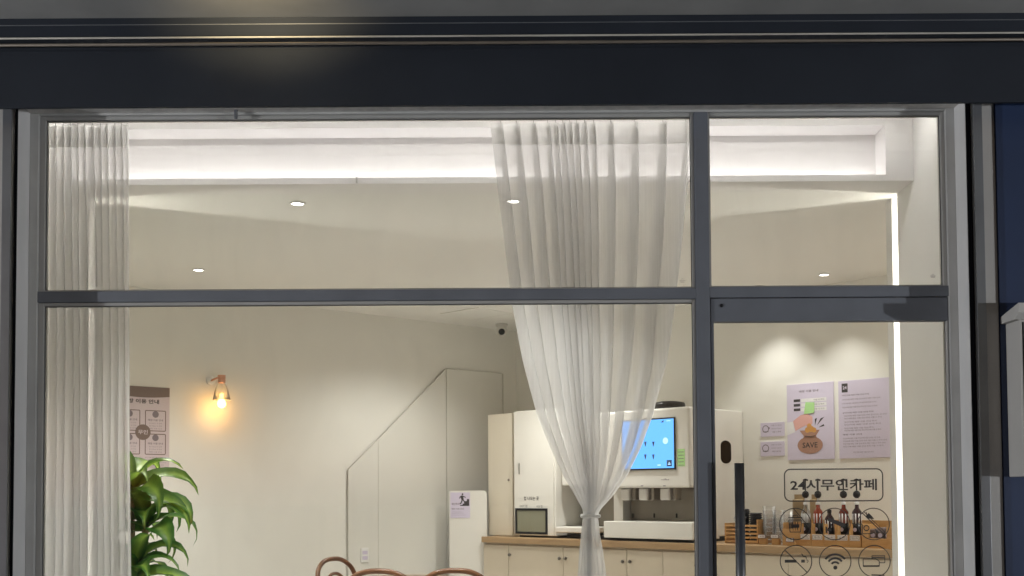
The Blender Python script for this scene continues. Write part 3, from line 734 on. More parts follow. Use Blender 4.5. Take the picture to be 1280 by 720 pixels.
# wall lamp
lx, lz = LW.at(277, 490, -0.12)
t = thing('wall_lamp', 'copper wall lamp with a clear shade and a glowing orange bulb', 'wall lamp', LW.world(lx, 0, lz), LW.a)
hk = LW.at(277, 469, -0.12)[1] - lz; bk_ = LW.at(277, 505, -0.12)[1] - lz; sk = LW.at(277, 500, -0.12)[1] - lz
cap = hk - 0.03
MB().lathe([(0, 0), (0.032, 0), (0.032, 0.012), (0.022, 0.02), (0, 0.022)], 24, (0, 0, 0), Matrix.Translation((-0.03, -0.0005, cap)) @ Matrix.Rotation(PI / 2, 4, 'X')).build('wall_plate', 'trim_white', t)
MB().tube([(-0.03, -0.022, cap), (-0.03, -0.05, cap + 0.004), (-0.02, -0.09, cap + 0.012), (0, -0.12, cap + 0.008)], 0.007, 8).build('arm', 'copper', t)
pr = [(0, hk)]
for k in range(5):
    zt_ = hk - k * 0.011; pr += [(0.027, zt_), (0.027, zt_ - 0.007), (0.022, zt_ - 0.008), (0.022, zt_ - 0.011)]
pr += [(0.018, hk - 0.058), (0, hk - 0.058)]
MB().lathe(pr, 20, (0, -0.12, 0)).build('socket', 'copper', t)
MB().lathe([(0.024, hk - 0.056), (0.034, hk - 0.075), (0.045, (hk + sk) / 2 - 0.02), (0.060, sk), (0.058, sk), (0.043, (hk + sk) / 2 - 0.02), (0.032, hk - 0.077)], 28, (0, -0.12, 0)).build('shade', 'shade_glass', t)
MB().lathe([(0, bk_ + 0.075), (0.012, bk_ + 0.07), (0.014, bk_ + 0.04), (0.026, bk_ + 0.018), (0.03, bk_), (0.024, bk_ - 0.02), (0, bk_ - 0.031)], 20, (0, -0.12, 0)).build('bulb', 'bulb', t)
lamp('lamp_glow', 'POINT', (0, -0.12, bk_ - 0.045), 0.5, (1.0, 0.50, 0.16), t, 0.02)

# stair partition of glass
sp = thing('stair_partition', 'pale glass stair partition with a diagonal top edge in the far corner', 'partition', LW.world(0, -0.016, 0), LW.a)
def LP(px, py): return LW.at(px, py, -0.016)
def pane_poly(pts): return MB().prism(pts, -0.006, 0.006)
bot = 0.004
A0, A1, B0, B1, C0, C1 = LP(435, 587), LP(472, 549.5), LP(472.6, 549), LP(556.8, 461.5), LP(557.8, 461.3), LP(627, 466)
pa = pane_poly([(A0[0], bot), (A1[0], bot), A1, A0]).build('pane', 'panel_glass', sp)
pb = pane_poly([(B0[0], bot), (B1[0], bot), B1, B0]).build('pane', 'panel_glass', sp)
pc = pane_poly([(C0[0], bot), (C1[0], bot), (C1[0], C0[1] - 0.002), C0]).build('pane', 'panel_glass', sp)
for a, b in ((B0, B1), ((C0[0], C0[1]), (C1[0], C0[1] - 0.002)), (A0, A1)):
    MB().tube([(a[0], 0, a[1] + 0.004), (b[0], 0, b[1] + 0.004)], 0.002, 6).build('edge_trim', 'seal', sp)
boxpart('edge_trim', 'seal', sp, C1[0] + 0.0005, C1[0] + 0.012, -0.012, 0.012, bot, C0[1], 0.001)
for xx in (A1[0] + 0.001, B1[0] + 0.0015):
    boxpart('joint_seal', 'seal', sp, xx, xx + 0.0025, -0.0064, 0.0064, bot, A1[1] if xx < B0[0] + 0.01 else B1[1])

# outlet on the wall and hatch in the ceiling
ox, oz = LW.at(456, 694, -0.026)
t = thing('wall_outlet', 'small white socket plate low on the stair partition', 'socket', LW.world(ox, -0.0226, oz), LW.a)
boxpart('plate', 'trim_white', t, -0.035, 0.035, -0.006, 0, -0.055, 0.055, 0.003)
for zz_ in (0.02, -0.02): boxpart('insert', 'paper', t, -0.022, 0.022, -0.0075, -0.0062, zz_ - 0.014, zz_ + 0.014, 0.001)
h0, h1 = on_z(592, 399, CEIL), on_z(640, 391.5, CEIL)
hl = (h1 - h0).length
t = thing('ceiling_hatch', 'flat white access hatch in the ceiling beside the surveillance camera', 'hatch', (h0.x, h0.y, CEIL), math.atan2(h1.y - h0.y, h1.x - h0.x))
boxpart('hatch_panel', 'ceiling', t, 0.004, hl - 0.004, -hl * 0.9, -0.004, -0.0035, -0.0003, 0.001)
for q in ((0, hl, -0.0035, 0.0), (0, hl, -hl * 0.9 - 0.004, -hl * 0.9 - 0.0005)): boxpart('hatch_edge', 'seal', t, q[0], q[1], q[2], q[3], -0.004, -0.0003)

# pillar with the caution notice
yp = 4.17
(qx0, qz1), (qx1, _) = FA.at(561.5, 613.5, yp), FA.at(608.5, 613, yp)
t = thing('stair_pillar', 'white rounded pillar panel with the caution notice beside the counter end', 'pillar', FA.world(qx0, yp, 0), 0)
PW = qx1 - qx0
def round_top(w, h, r):
    pts = [(0, 0), (w, 0)]
    for k in range(7): a = PI / 2 * k / 6; pts.append((w - r + r * math.cos(a), h - r + r * math.sin(a)))
    pts.append((0, h)); return pts
MB().prism(round_top(PW, qz1, 0.03), 0, 0.07).build('body', 'machine_white', t)
(sx_0, sz_0), (sx_1, sz_1) = FA.at(563, 647.5, yp), FA.at(587.5, 615.5, yp)
t = thing('caution_notice', 'small lavender caution notice with a falling figure on stairs', 'notice', FA.world(sx_0, yp - 0.0006, sz_0), 0)
W, H = sx_1 - sx_0, sz_1 - sz_0
boxpart('sheet', 'paper', t, 0, W, -0.003, 0, 0, H)
f = Flat(-0.0036)
f.disc(W * 0.62, H * 0.93, W * 0.045, W * 0.05)
f.poly([(W * 0.50, H * 0.85), (W * 0.57, H * 0.885), (W * 0.66, H * 0.87), (W * 0.68, H * 0.70), (W * 0.58, H * 0.68)])
f.path([(W * 0.66, H * 0.85), (W * 0.78, H * 0.80)], W * 0.045).path([(W * 0.52, H * 0.85), (W * 0.46, H * 0.76)], W * 0.045)
f.path([(W * 0.60, H * 0.70), (W * 0.56, H * 0.60), (W * 0.49, H * 0.55)], W * 0.06).path([(W * 0.65, H * 0.71), (W * 0.72, H * 0.63), (W * 0.74, H * 0.55)], W * 0.06)
f.poly([(W * 0.5, H * 0.47), (W * 0.96, H * 0.47), (W * 0.96, H * 0.74), (W * 0.84, H * 0.74), (W * 0.84, H * 0.66), (W * 0.74, H * 0.66), (W * 0.74, H * 0.56), (W * 0.62, H * 0.56), (W * 0.62, H * 0.51), (W * 0.5, H * 0.51)])
f.build('pictogram', 'ink', t)
f = Flat(-0.0036); f.text('계단주의', W * 0.06, W * 0.46, H * 0.50, H * 0.59, 0.02); f.text('매장 이용 안내', W * 0.06, W * 0.68, H * 0.32, H * 0.39, 0.02)
for k, e in enumerate((0.6, 0.66, 0.78)): f.text('무인카페 매장 이용 안내 주의', W * 0.06, W * e, H * (0.22 - 0.065 * k), H * (0.25 - 0.065 * k))
f.build('lettering', 'ink_grey', t)

# surveillance camera in the corner
p = on_z(627, 405, CEIL)
t = thing('surveillance_camera', 'small white dome surveillance camera near the ceiling corner', 'camera', (p.x, p.y, CEIL), -0.1)
MB().lathe([(0, -0.0003), (0.05, -0.0003), (0.05, -0.018), (0.035, -0.024), (0, -0.024)], 24).build('base', 'camera_white', t)
MB().lathe([(0.0, -0.0245), (0.03, -0.0245), (0.045, -0.045), (0.046, -0.062), (0.036, -0.086), (0.018, -0.1), (0, -0.103)], 24).build('body', 'camera_white', t)
MB().lathe([(0, 0.018), (0.012, 0.017), (0.025, 0.006), (0.027, 0), (0, 0)], 20, (0, 0, 0), Matrix.Translation((0.004, -0.036, -0.069)) @ Matrix.Rotation(PI / 2 + 0.25, 4, 'X')).build('lens', 'black', t)

# ================================================================== counter
YF = -0.72
CZ = 0.92
ux0 = RW.at(601.5, 669, YF)[0]; ux1 = 5.0
ct = thing('serving_counter', 'long cream cabinet counter with a light wood top', 'counter', RW.world(ux0, 0, 0), RW.a)
LC = ux1 - ux0
boxpart('counter_top', 'counter_wood', ct, 0, LC, YF, -0.002, CZ - 0.045, CZ, 0.003)
boxpart('carcass', 'door_cream', ct, 0.012, LC, YF + 0.045, -0.004, 0.08, CZ - 0.0455)
boxpart('plinth', 'ink_taupe', ct, 0.02, LC, YF + 0.09, -0.01, 0.0, 0.0795)
seams = [RW.at(x, 700, YF + 0.025)[0] - ux0 for x in (604.5, 635.5, 704, 783.5, 828.5, 874)] 
seams += [RW.at(x, 700, YF + 0.025)[0] - ux0 for x in (985, 1128)]
seams += [LC]
knob_px = {0: [], 1: [(637.5, 693.5), (700, 698)], 2: [(707.5, 698), (779, 702)], 3: [(788, 702)], 4: [(871, 707)]}
for i in range(len(seams) - 1):
    a, b = seams[i] + 0.002, seams[i + 1] - 0.002
    d = boxpart('cabinet_door', 'door_cream', ct, a, b, YF + 0.025, YF + 0.0445, 0.09, CZ - 0.062, 0.0015)
    for px, py in knob_px.get(i, []):
        kx, kz = RW.at(px, py, YF + 0.02)
        MB().lathe([(0, 0.022), (0.010, 0.021), (0.013, 0.014), (0.007, 0.008), (0.006, 0), (0, 0)], 12, (0, 0, 0), Matrix.Translation((kx - ux0, YF + 0.0248, kz)) @ Matrix.Rotation(PI / 2, 4, 'X')).build('knob', 'knob', d)
T = CZ + 0.0008
# tall storage cabinet and cup dispenser
yf = -0.58
a, b = RW.at(610, 600, yf)[0], RW.at(641, 600, yf)[0]
z1 = RW.at(640, 516, yf)[1]
t = thing('cup_cabinet', 'tall plain cream cabinet at the far end of the counter', 'cabinet', RW.world(a, yf, T), RW.a)
boxpart('body', 'panel_cream', t, 0, b - a - 0.001, 0.019, 0.52, 0, z1 - T, 0.003)
boxpart('door', 'panel_cream', t, 0.003, b - a - 0.004, 0.0, 0.0185, 0.004, z1 - T - 0.004, 0.002)
kx, kz = RW.at(636, 600, yf)
MB().lathe([(0, 0.008), (0.008, 0.008), (0.009, 0), (0, 0)], 12, (0, 0, 0), Matrix.Translation((kx - a, -0.0002, kz - T)) @ Matrix.Rotation(PI / 2, 4, 'X')).build('lock', 'knob', t)
yf = -0.62
a, b = RW.at(642.5, 600, yf)[0], RW.at(693, 600, yf)[0]
z1 = RW.at(650, 513.5, yf)[1]
t = thing('cup_dispenser', 'white cup dispenser cabinet with a dark framed pick-up window', 'dispenser', RW.world(a, yf, T), RW.a)
Wd = b - a
boxpart('body', 'machine_white', t, 0, Wd, 0.014, 0.56, 0.012, z1 - T, 0.006)
boxpart('base', 'black', t, 0.02, Wd + 0.0, 0.04, 0.5, 0, 0.0118)
fr = boxpart('front_panel', 'machine_white', t, 0.002, Wd - 0.012, 0.0, 0.0135, 0.016, z1 - T - 0.004, 0.003)
kx, kz = RW.at(649, 586, yf); kx -= a; kz -= T
boxpart('handle', 'steel', t, kx - 0.008, kx + 0.008, -0.006, -0.0003, kz - 0.042, kz + 0.042, 0.004)
(wx0, wz0), (wx1, wz1) = RW.at(645, 667, yf), RW.at(684.5, 635.5, yf)
wx0 -= a; wx1 -= a; wz0 -= T; wz1 -= T
fw = 0.017
wf = MB().box(wx0, wx1, -0.008, -0.0003, wz1 - fw, wz1).box(wx0, wx1, -0.008, -0.0003, wz0, wz0 + fw).box(wx0, wx0 + fw, -0.0081, -0.0003, wz0 + fw, wz1 - fw).box(wx1 - fw, wx1, -0.0081, -0.0003, wz0 + fw, wz1 - fw).build('window_frame', 'black', t)
boxpart('window_pane', 'glass_dark', wf, wx0 + fw, wx1 - fw, -0.004, -0.0004, wz0 + fw, wz1 - fw)
def tx(px, py): x, z = RW.at(px, py, yf); return x - a, z - T
f = Flat(-0.0012); (x0, z0), (x1, z1_) = tx(655, 625.5), tx(673.5, 620.5); f.text('컵 나오는 곳', x0, x1, z0, z1_, 0.02)
(x0, z0), (x1, z1_) = tx(650, 634), tx(659, 631); f.text('HOT 컵', x0, x1, z0, z1_); (x0, z0), (x1, z1_) = tx(671, 634.5), tx(678, 631.5); f.text('ICE 컵', x0, x1, z0, z1_)
f.build('lettering', 'ink', t)

# ice and water dispenser mostly behind the curtain
yf = -0.60
a, b = RW.at(700, 640, yf)[0], RW.at(741, 640, yf)[0]
t = thing('ice_dispenser', 'white ice dispenser with a small tray half hidden by the tied curtain', 'dispenser', RW.world(a, yf, T), RW.a)
Wd = b - a
zt = RW.at(700, 540, yf)[1] - T
zh = RW.at(700, 607, yf)[1] - T
boxpart('column', 'machine_white', t, 0.0, Wd, 0.26, 0.56, 0.03, zt, 0.008)
boxpart('head', 'machine_white', t, 0.0, Wd, 0.02, 0.2595, zh, zt, 0.010)
boxpart('splash_panel', 'stone', t, 0.05, Wd - 0.01, 0.254, 0.2596, 0.07, zh - 0.002)
boxpart('pillar_trim', 'chrome', t, 0.022, 0.044, 0.245, 0.2596, 0.06, zh - 0.002, 0.004)
boxpart('drip_tray', 'machine_white', t, -0.02, Wd - 0.01, -0.03, 0.25, 0.042, 0.085, 0.006)
boxpart('base', 'black', t, 0.03, Wd - 0.02, 0.04, 0.5, 0.0, 0.0295)
MB().tube([(Wd * 0.5, 0.12, zh + 0.002), (Wd * 0.5, 0.12, zh - 0.05)], [0.03, 0.022], 14).build('spout', 'chrome', t)

# coffee machine
yf = -0.66
a, b = RW.at(744, 560, yf)[0], RW.at(862, 560, yf)[0]
t = thing('coffee_machine', 'white self-service coffee machine with a blue touch screen', 'coffee machine', RW.world(a, yf, T), RW.a)
Wd = b - a
ztop = RW.at(850, 508.5, yf)[1] - T
zhead = RW.at(820, 609.5, yf)[1] - T
DEP = 0.655
hb = MB().box(0, Wd, 0.0, 0.30, zhead, ztop, 0.016, 3).build('head', 'machine_white', t)
boxpart('column', 'machine_white', t, 0.001, Wd - 0.001, 0.3005, DEP, 0.03, ztop - 0.001, 0.008)
boxpart('splash_panel', 'stone', t, 0.09, Wd - 0.004, 0.294, 0.3001, 0.05, zhead - 0.001)
boxpart('side_leg', 'machine_white', t, 0.002, 0.088, 0.20, 0.3002, 0.03, zhead - 0.001, 0.004)
boxpart('base', 'black', t, 0.02, Wd - 0.004, 0.02, DEP - 0.03, 0.0, 0.0295)
ty = yf - 0.045
(t0x, t1z), (t1x, t0z) = RW.at(754.5, 651.5, ty), RW.at(866, 674, ty)
tr = boxpart('drip_tray', 'machine_white', t, t0x - a, t1x - a, -0.045, 0.27, 0.020, t1z - T, 0.004)
boxpart('tray_slot', 'black', tr, t1x - a - 0.075, t1x - a - 0.004, -0.02, 0.2, 0.008, 0.0195)
(s0x, s0z), (s1x, s1z) = RW.at(778, 588.5, yf), RW.at(844.5, 521, yf)
s0x -= a; s1x -= a; s0z -= T; s1z -= T
sc_ = boxpart('screen', 'black', t, s0x, s1x, -0.010, -0.0004, s0z, s1z, 0.004)
boxpart('screen_glow', 'screen_blue', sc_, s0x + 0.010, s1x - 0.010, -0.0112, -0.0102, s0z + 0.011, s1z - 0.011)
f = Flat(-0.0118); g3 = Flat(-0.0118)
def mx(px, py): x, z = RW.at(px, py, yf); return x - a, z - T
for px in (808, 818):
    for py in (555, 571):
        x, z = mx(px, py); f.poly([(x - 0.010, z + 0.016), (x + 0.010, z + 0.016), (x + 0.005, z - 0.010), (x - 0.005, z - 0.010)]); f.line(x, z - 0.008, x, z - 0.018, 0.005)
x, z = mx(829, 527); f.poly([(x - 0.014, z - 0.006), (x + 0.012, z - 0.006), (x + 0.012, z + 0.010)])
x, z = mx(838, 579); f.rect(x - 0.022, x + 0.020, z - 0.021, z + 0.021); f.build('menu_icons', 'icon_blue', sc_)
x, z = mx(838, 579); g4 = Flat(-0.0122); g4.poly([(x - 0.012, z - 0.010), (x + 0.010, z - 0.010), (x + 0.010, z - 0.003), (x - 0.012, z - 0.003)]).poly([(x - 0.007, z), (x + 0.005, z), (x - 0.001, z + 0.010)]); g4.build('home_icon', 'screen_pale', sc_)
x, z = mx(833, 551); g3.disc(x, z, 0.022); x, z = mx(826, 581); g3.rect(x - 0.02, x + 0.008, z - 0.006, z + 0.002); x, z = mx(836, 526); g3.rect(x - 0.012, x + 0.022, z - 0.003, z + 0.002); g3.build('menu_text', 'screen_pale', sc_)
(n0x, n0z), (n1x, n1z) = mx(847, 583), mx(856, 561)
boxpart('sticker', 'note_green', t, n0x, n1x, -0.0016, -0.0004, n0z, n1z)
f = Flat(-0.0022)
for k in range(5): f.line(n0x + 0.008, n1z - 0.02 - 0.022 * k, n1x - 0.008, n1z - 0.02 - 0.022 * k, 0.004)
f.build('sticker_text', 'ink_grey', t)
f = Flat(-0.0008); (x0, z0), (x1, z1_) = mx(826.5, 600.5), mx(836.5, 598); f.text('coffee', x0, x1, z0, z1_, 0.01)
for px in (803, 831): x, z = mx(px, 607.3); f.rect(x - 0.014, x + 0.008, z - 0.003, z + 0.003)
f.build('lettering', 'ink_grey', t)
for px in (788, 811, 838):
    x, z = RW.at(px, 612, yf + 0.14); x -= a
    boxpart('spout', 'chrome', t, x - 0.062, x + 0.018, 0.10, 0.19, zhead - 0.088, zhead - 0.001, 0.012)
    boxpart('spout', 'stone', t, x + 0.0185, x + 0.052, 0.13, 0.20, zhead - 0.084, zhead - 0.001, 0.006)
for px in (791.5, 818, 846):
    x, z = RW.at(px, 644.5, yf + 0.294); x -= a; z -= T
    boxpart('sensor', 'black', t, x - 0.006, x + 0.006, 0.2885, 0.2937, z - 0.016, z + 0.016, 0.004)
x, z = RW.at(836, 505, -0.34)
MB().lathe([(0, 0.075), (0.07, 0.074), (0.11, 0.066), (0.118, 0.05), (0.118, 0), (0, 0)], 28, (x - a, -0.34 - yf, ztop - 0.001)).build('bean_hopper', 'black', t)
# grip in the side
SFm = Frame(*RW.world(b, 0).xy, RW.a + PI / 2)
gx, gz = SFm.at(907.5, 565, 0.0)
gy = gx
M = Matrix.Translation((Wd - 0.0005, gy - yf, gz - T)) @ Matrix.Rotation(PI / 2, 4, 'Y')
def pill(n, h, r, d):
    b_ = MB(); pts = []
    for k in range(n + 1): aa = PI * k / n; pts.append((r * math.cos(aa), h / 2 - d + d * math.sin(aa)))
    for k in range(n + 1): aa = PI + PI * k / n; pts.append((r * math.cos(aa), -h / 2 + d + d * math.sin(aa)))
    return pts
hgt = SFm.at(907.5, 550.5, 0)[1] - SFm.at(907.5, 579.5, 0)[1]
wid = abs(SFm.at(914, 565, 0)[0] - SFm.at(901, 565, 0)[0])
pts = pill(10, hgt, wid / 2, hgt * 0.22)
b_ = MB(); vs0 = [b_.bm.verts.new((Wd - 0.001, gy - yf + p_[0], gz - T + p_[1])) for p_ in pts]; vs1 = [b_.bm.verts.new((Wd + 0.003, gy - yf + p_[0] * 0.94, gz - T + p_[1] * 0.97)) for p_ in pts]
b_.bm.faces.new(vs1); b_.bm.faces.new(vs0[::-1])
for i in range(len(pts)): b_.bm.faces.new((vs0[i], vs0[(i + 1) % len(pts)], vs1[(i + 1) % len(pts)], vs1[i]))
b_.build('side_grip', 'black_gap', t)

# ------------------------------------------------------------------ things on the counter by the posters
def RT(name, label, cat, px, yl, group=None, z=T):
    x = RW.at(px, 670, yl)[0]
    return thing(name, label, cat, RW.world(x, yl, z), RW.a, group)
def span(p0, p1, yl): return RW.at(p1, 670, yl)[0] - RW.at(p0, 670, yl)[0]
def hgt_(px, py, yl): return RW.at(px, py, yl)[1] - T
# slatted caddy with lids
yl = -0.56
Wd = span(906.5, 948, yl)
t = RT('lid_caddy', 'slatted wooden caddy holding black cup lids behind the door handle', 'caddy', 906.5, yl)
hc = hgt_(925, 655, yl)
for k in range(5):
    boxpart('slat', 'box_wood', t, 0.009, Wd - 0.009, -0.006, 0.0, 0.008 + k * hc / 5, 0.008 + k * hc / 5 + hc / 5 * 0.52, 0.001)
for k in range(5):
    boxpart('slat', 'box_wood', t, 0.009, Wd - 0.009, 0.17, 0.176, 0.008 + k * hc / 5, 0.008 + k * hc / 5 + hc / 5 * 0.52, 0.001)
boxpart('end_panel', 'box_wood', t, 0, 0.0088, -0.006, 0.176, 0, hc + 0.005, 0.001)
boxpart('end_panel', 'box_wood', t, Wd - 0.0088, Wd, -0.006, 0.176, 0, hc + 0.03, 0.001)
boxpart('bottom_board', 'box_wood', t, 0.009, Wd - 0.009, 0.0005, 0.1695, 0.001, 0.007)
for k, (fx_, hh) in enumerate(((0.35, 0.10), (0.72, 0.075))):
    c = thing('lid_stack', ['taller stack of black cup lids in the slatted caddy', 'shorter stack of grey black lids in the slatted caddy'][k], 'lids', t.location + RW.ex * (Wd * fx_) + RW.ey * 0.085 + Vector((0, 0, 0.0075)), RW.a, 'stacks of cup lids')
    n = int((hc + hh) / 0.012)
    for j in range(n):
        MB().lathe([(0.030, 0.0), (0.043, 0.0), (0.044, 0.005), (0.036, 0.008), (0.035, 0.0112), (0, 0.0114), (0, 0.009), (0.030, 0.009)], 18, (0.002 * math.sin(j * 2.1), 0.002 * math.cos(j * 1.7), j * 0.012)).build('lid', 'lid_black', c)
# clear cup stacks
for px, py, k in ((962, 631, 0), (974, 634, 1), (984, 637, 2)):
    yl = -0.50 + 0.05 * (k % 2)
    c = RT('cup_stack', ['tall stack of clear plastic cups beside the wooden caddy', 'middle stack of clear plastic cups on the counter', 'stack of clear plastic cups next to the wooden organizer'][k], 'cups', px, yl, 'stacks of clear cups')
    hh = hgt_(px, py, yl)
    n = max(1, int((hh - 0.11) / 0.026))
    for j in range(n + 1):
        MB().lathe([(0, 0.002), (0.027, 0.0), (0.030, 0.004), (0.040, 0.105), (0.043, 0.108), (0.041, 0.110)], 18, (0, 0, 0.002 + j * 0.026)).build('cup', 'cup_clear', c)
# price tags in little stands
def tag_stand(px, py, label, yl, wood_base=True, wpx=10):
    x, z = RW.at(px, py, yl)
    zb = z - T
    c = thing('price_tag', label, 'price tag', RW.world(x, yl, T), RW.a, 'price tags on the counter')
    wv = span(px - wpx / 2, px + wpx / 2, yl)
    boxpart('stand', 'box_wood', c, -wv * 0.45, wv * 0.45, 0.004, 0.03, 0, max(0.012, zb - 0.012), 0.002)
    s = boxpart('frame', 'ink_taupe', c, -wv / 2, wv / 2, -0.004, 0.0035, zb - 0.013, zb + 0.013, 0.001)
    boxpart('card', 'paper_white', s, -wv / 2 + 0.004, wv / 2 - 0.004, -0.0052, -0.0042, zb - 0.009, zb + 0.009)
    Flat(-0.0057).text('이용 시 주의', -wv * 0.28, wv * 0.28, zb - 0.005, zb + 0.005, 0.02).build('lettering', 'ink_grey', s)
tag_stand(952.5, 670.5, 'small framed tag standing in front of the tall cup stack', -0.58)
tag_stand(968.5, 670.5, 'small framed tag standing before the middle cup stack', -0.58)
tag_stand(987.5, 675, 'small framed tag at the near edge before the wooden organizer', -0.66)
# wooden organizer with compartments
yl = -0.60
cells = [978, 999.5, 1014, 1029.5, 1045.5, 1061, 1076.5]
t = RT('wooden_organizer', 'orange wooden compartment organizer holding syrup bottles', 'organizer', cells[0], yl)
x_ = [span(cells[0], c, yl) for c in cells]
hf = hgt_(1030, 668, yl); hb = hgt_(1030, 655, yl)
for i in range(6):
    boxpart('front_board', 'box_wood', t, x_[i] + 0.001, x_[i + 1] - 0.001, 0.0, 0.008, 0, hf + (0.03 if i == 0 else 0.0), 0.001)
for i in range(7):
    boxpart('divider', 'box_wood', t, x_[i] - (0.0 if i == 0 else 0.003), x_[i] + 0.004, 0.0085, 0.24, 0, hb if i else hb + 0.004, 0.001)
boxpart('back_board', 'box_wood', t, 0, x_[-1] + 0.004, 0.2405, 0.25, 0, hb + 0.02, 0.001)
boxpart('bottom_board', 'box_wood', t, 0.005, x_[-1] - 0.004, 0.0085, 0.24, 0.0005, 0.005)
for i in range(5):
    pxm = (cells[i + 1] + cells[i + 2]) / 2
    xm = (x_[i + 1] + x_[i + 2]) / 2; wv = (x_[i + 2] - x_[i + 1]) * 0.80
    p = boxpart('tag_frame', 'paper_white', t, xm - wv / 2, xm + wv / 2, -0.0045, -0.0004, hf - 0.034, hf - 0.002, 0.001)
    f = Flat(-0.005); f.rframe(xm - wv / 2 + 0.004, xm + wv / 2 - 0.004, hf - 0.029, hf - 0.007, 0.001, 0.0022); f.text(['이용 시 주의', '이용 시 주의', '이용 시 주의', '이용 시 주의', '이용 시 주의'][i], xm - wv * 0.32, xm + wv * 0.32, hf - 0.024, hf - 0.012, 0.02); f.build('tag_lettering', 'ink_taupe', p)
# syrup bottles
bt = [(1007.5, 'cup_clear', 'clear syrup bottle with black pump in the organizer', True), (1023, 'syrup_red', 'red syrup bottle with black pump in the organizer', True),
      (1037, 'syrup_dark', 'dark syrup bottle without pump in the organizer', False),
      (1055, 'amber', 'amber red syrup bottle with black pump in the organizer', True), (1071.5, 'syrup_dark', 'dark brown syrup bottle with black pump at the end of the organizer', True)]
for px, m_, lb, pump in bt:
    ylb = yl + 0.075
    x = RW.at(px, 660, ylb)[0]
    c = thing('syrup_bottle', lb, 'bottle', RW.world(x, ylb, T + 0.0055), RW.a, 'syrup bottles')
    zsh = hgt_(px, 641, ylb); znk = hgt_(px, 632, ylb); zpk = hgt_(px, 619, ylb); ztp = hgt_(px, 601, ylb)
    if not pump: zsh *= 0.80; znk = zsh + 0.035
    MB().lathe([(0, 0.0), (0.026, 0.0), (0.029, 0.004), (0.029, zsh - 0.008), (0.026, zsh + 0.004), (0.013, zsh + 0.022), (0.011, znk), (0, znk)], 18).build('body', m_, c)
    lab = MB().lathe([(0.0295, zsh * 0.30), (0.0300, zsh * 0.30), (0.0300, zsh * 0.66), (0.0295, zsh * 0.66)], 18).build('label_band', 'black', c)
    MB().lathe([(0.0295, zsh * 0.66 + 0.001), (0.0298, zsh * 0.66 + 0.001), (0.0298, zsh * 0.95), (0.0295, zsh * 0.95)], 9, (0, 0, 0)).build('label_paper', 'paper_white', c)
    Flat(-0.0306).disc(0, zsh * 0.48, 0.012).build('label_mark', 'paper', c)
    if pump:
        MB().lathe([(0, znk + 0.0002), (0.014, znk + 0.0002), (0.014, znk + 0.014), (0.006, znk + 0.018), (0.005, zpk - 0.024), (0, zpk - 0.024)], 14).build('cap', 'paper_white', c)
        MB().lathe([(0, zpk - 0.0235), (0.010, zpk - 0.023), (0.020, zpk - 0.012), (0.022, zpk), (0.018, zpk + 0.014), (0.006, zpk + 0.022), (0, zpk + 0.022)], 16).build('pump_head', 'black', c)
        MB().tube([(0, 0, zpk + 0.0225), (0, 0, ztp)], 0.0042, 8).build('pump_stem', 'black', c)
        MB().tube([(-0.014, 0, ztp - 0.002), (0, 0, ztp + 0.003), (0.018, -0.004, ztp - 0.002)], 0.0055, 8).build('pump_lever', 'black', c)
    else:
        MB().lathe([(0, znk + 0.0002), (0.0135, znk + 0.0002), (0.0135, znk + 0.02), (0, znk + 0.021)], 14).build('cap', 'black', c)
# kraft pouches behind
for k, (p0, p1) in enumerate(((993.5, 1007), (1015, 1022.5))):
    ylb = -0.32
    Wd = span(p0, p1, ylb); x = RW.at(p0, 660, ylb)[0]
    hh = hgt_(p0, 618, ylb)
    c = thing('kraft_pouch', ['wider brown kraft pouch standing behind the clear syrup bottle', 'narrow brown kraft pouch standing behind the red syrup bottle'][k], 'pouch', RW.world(x, ylb, T), RW.a, 'kraft pouches')
    b_ = MB(); b_.box(0, Wd, -0.03, 0.03, 0, hh * 0.9, 0.008)
    b_.build('pouch_body', 'kraft', c)
    boxpart('top_seal', 'kraft', c, 0.002, Wd - 0.002, -0.004, 0.004, hh * 0.9 + 0.0003, hh, 0.001)
# bigger wooden box with packets
yl = -0.62
p0, p1 = 1077.5, 1116
Wd = span(p0, p1, yl)
t = RT('wooden_box', 'larger open wooden box with dark packets at the end of the counter', 'box', p0, yl)
hh = hgt_(1095, 656, yl)
boxpart('front_board', 'box_wood', t, 0, Wd, 0, 0.008, 0, hh * 0.42, 0.001)
boxpart('front_post', 'box_wood', t, 0, Wd * 0.2, -0.0005, 0.0075, hh * 0.42 + 0.0004, hh, 0.001)
boxpart('front_post', 'box_wood', t, Wd * 0.8, Wd, -0.0005, 0.0075, hh * 0.42 + 0.0004, hh, 0.001)
boxpart('side_board', 'box_wood', t, 0, 0.008, 0.0085, 0.2, 0, hh, 0.001)
boxpart('side_board', 'box_wood', t, Wd - 0.008, Wd, 0.0085, 0.2, 0, hh, 0.001)
boxpart('back_board', 'box_wood', t, 0, Wd, 0.2005, 0.209, 0, hh + 0.02, 0.001)
for k in range(3):
    c = thing('drink_packet', ['dark drink packet at one end of the larger wooden box', 'dark drink packet in the middle of the larger wooden box', 'dark drink packet at the outer end of the larger wooden box'][k], 'packet', t.location + RW.ex * (Wd * (0.18 + 0.24 * k)) + RW.ey * 0.03, RW.a, 'drink packets')
    boxpart('packet_body', 'ink_taupe', c, 0, Wd * 0.2, 0, 0.12, 0, hh * (0.82 + 0.06 * (k == 1)), 0.006)
    Flat(-0.0006).disc(Wd * 0.1, hh * 0.55, Wd * 0.07).build('packet_mark', 'paper', c)
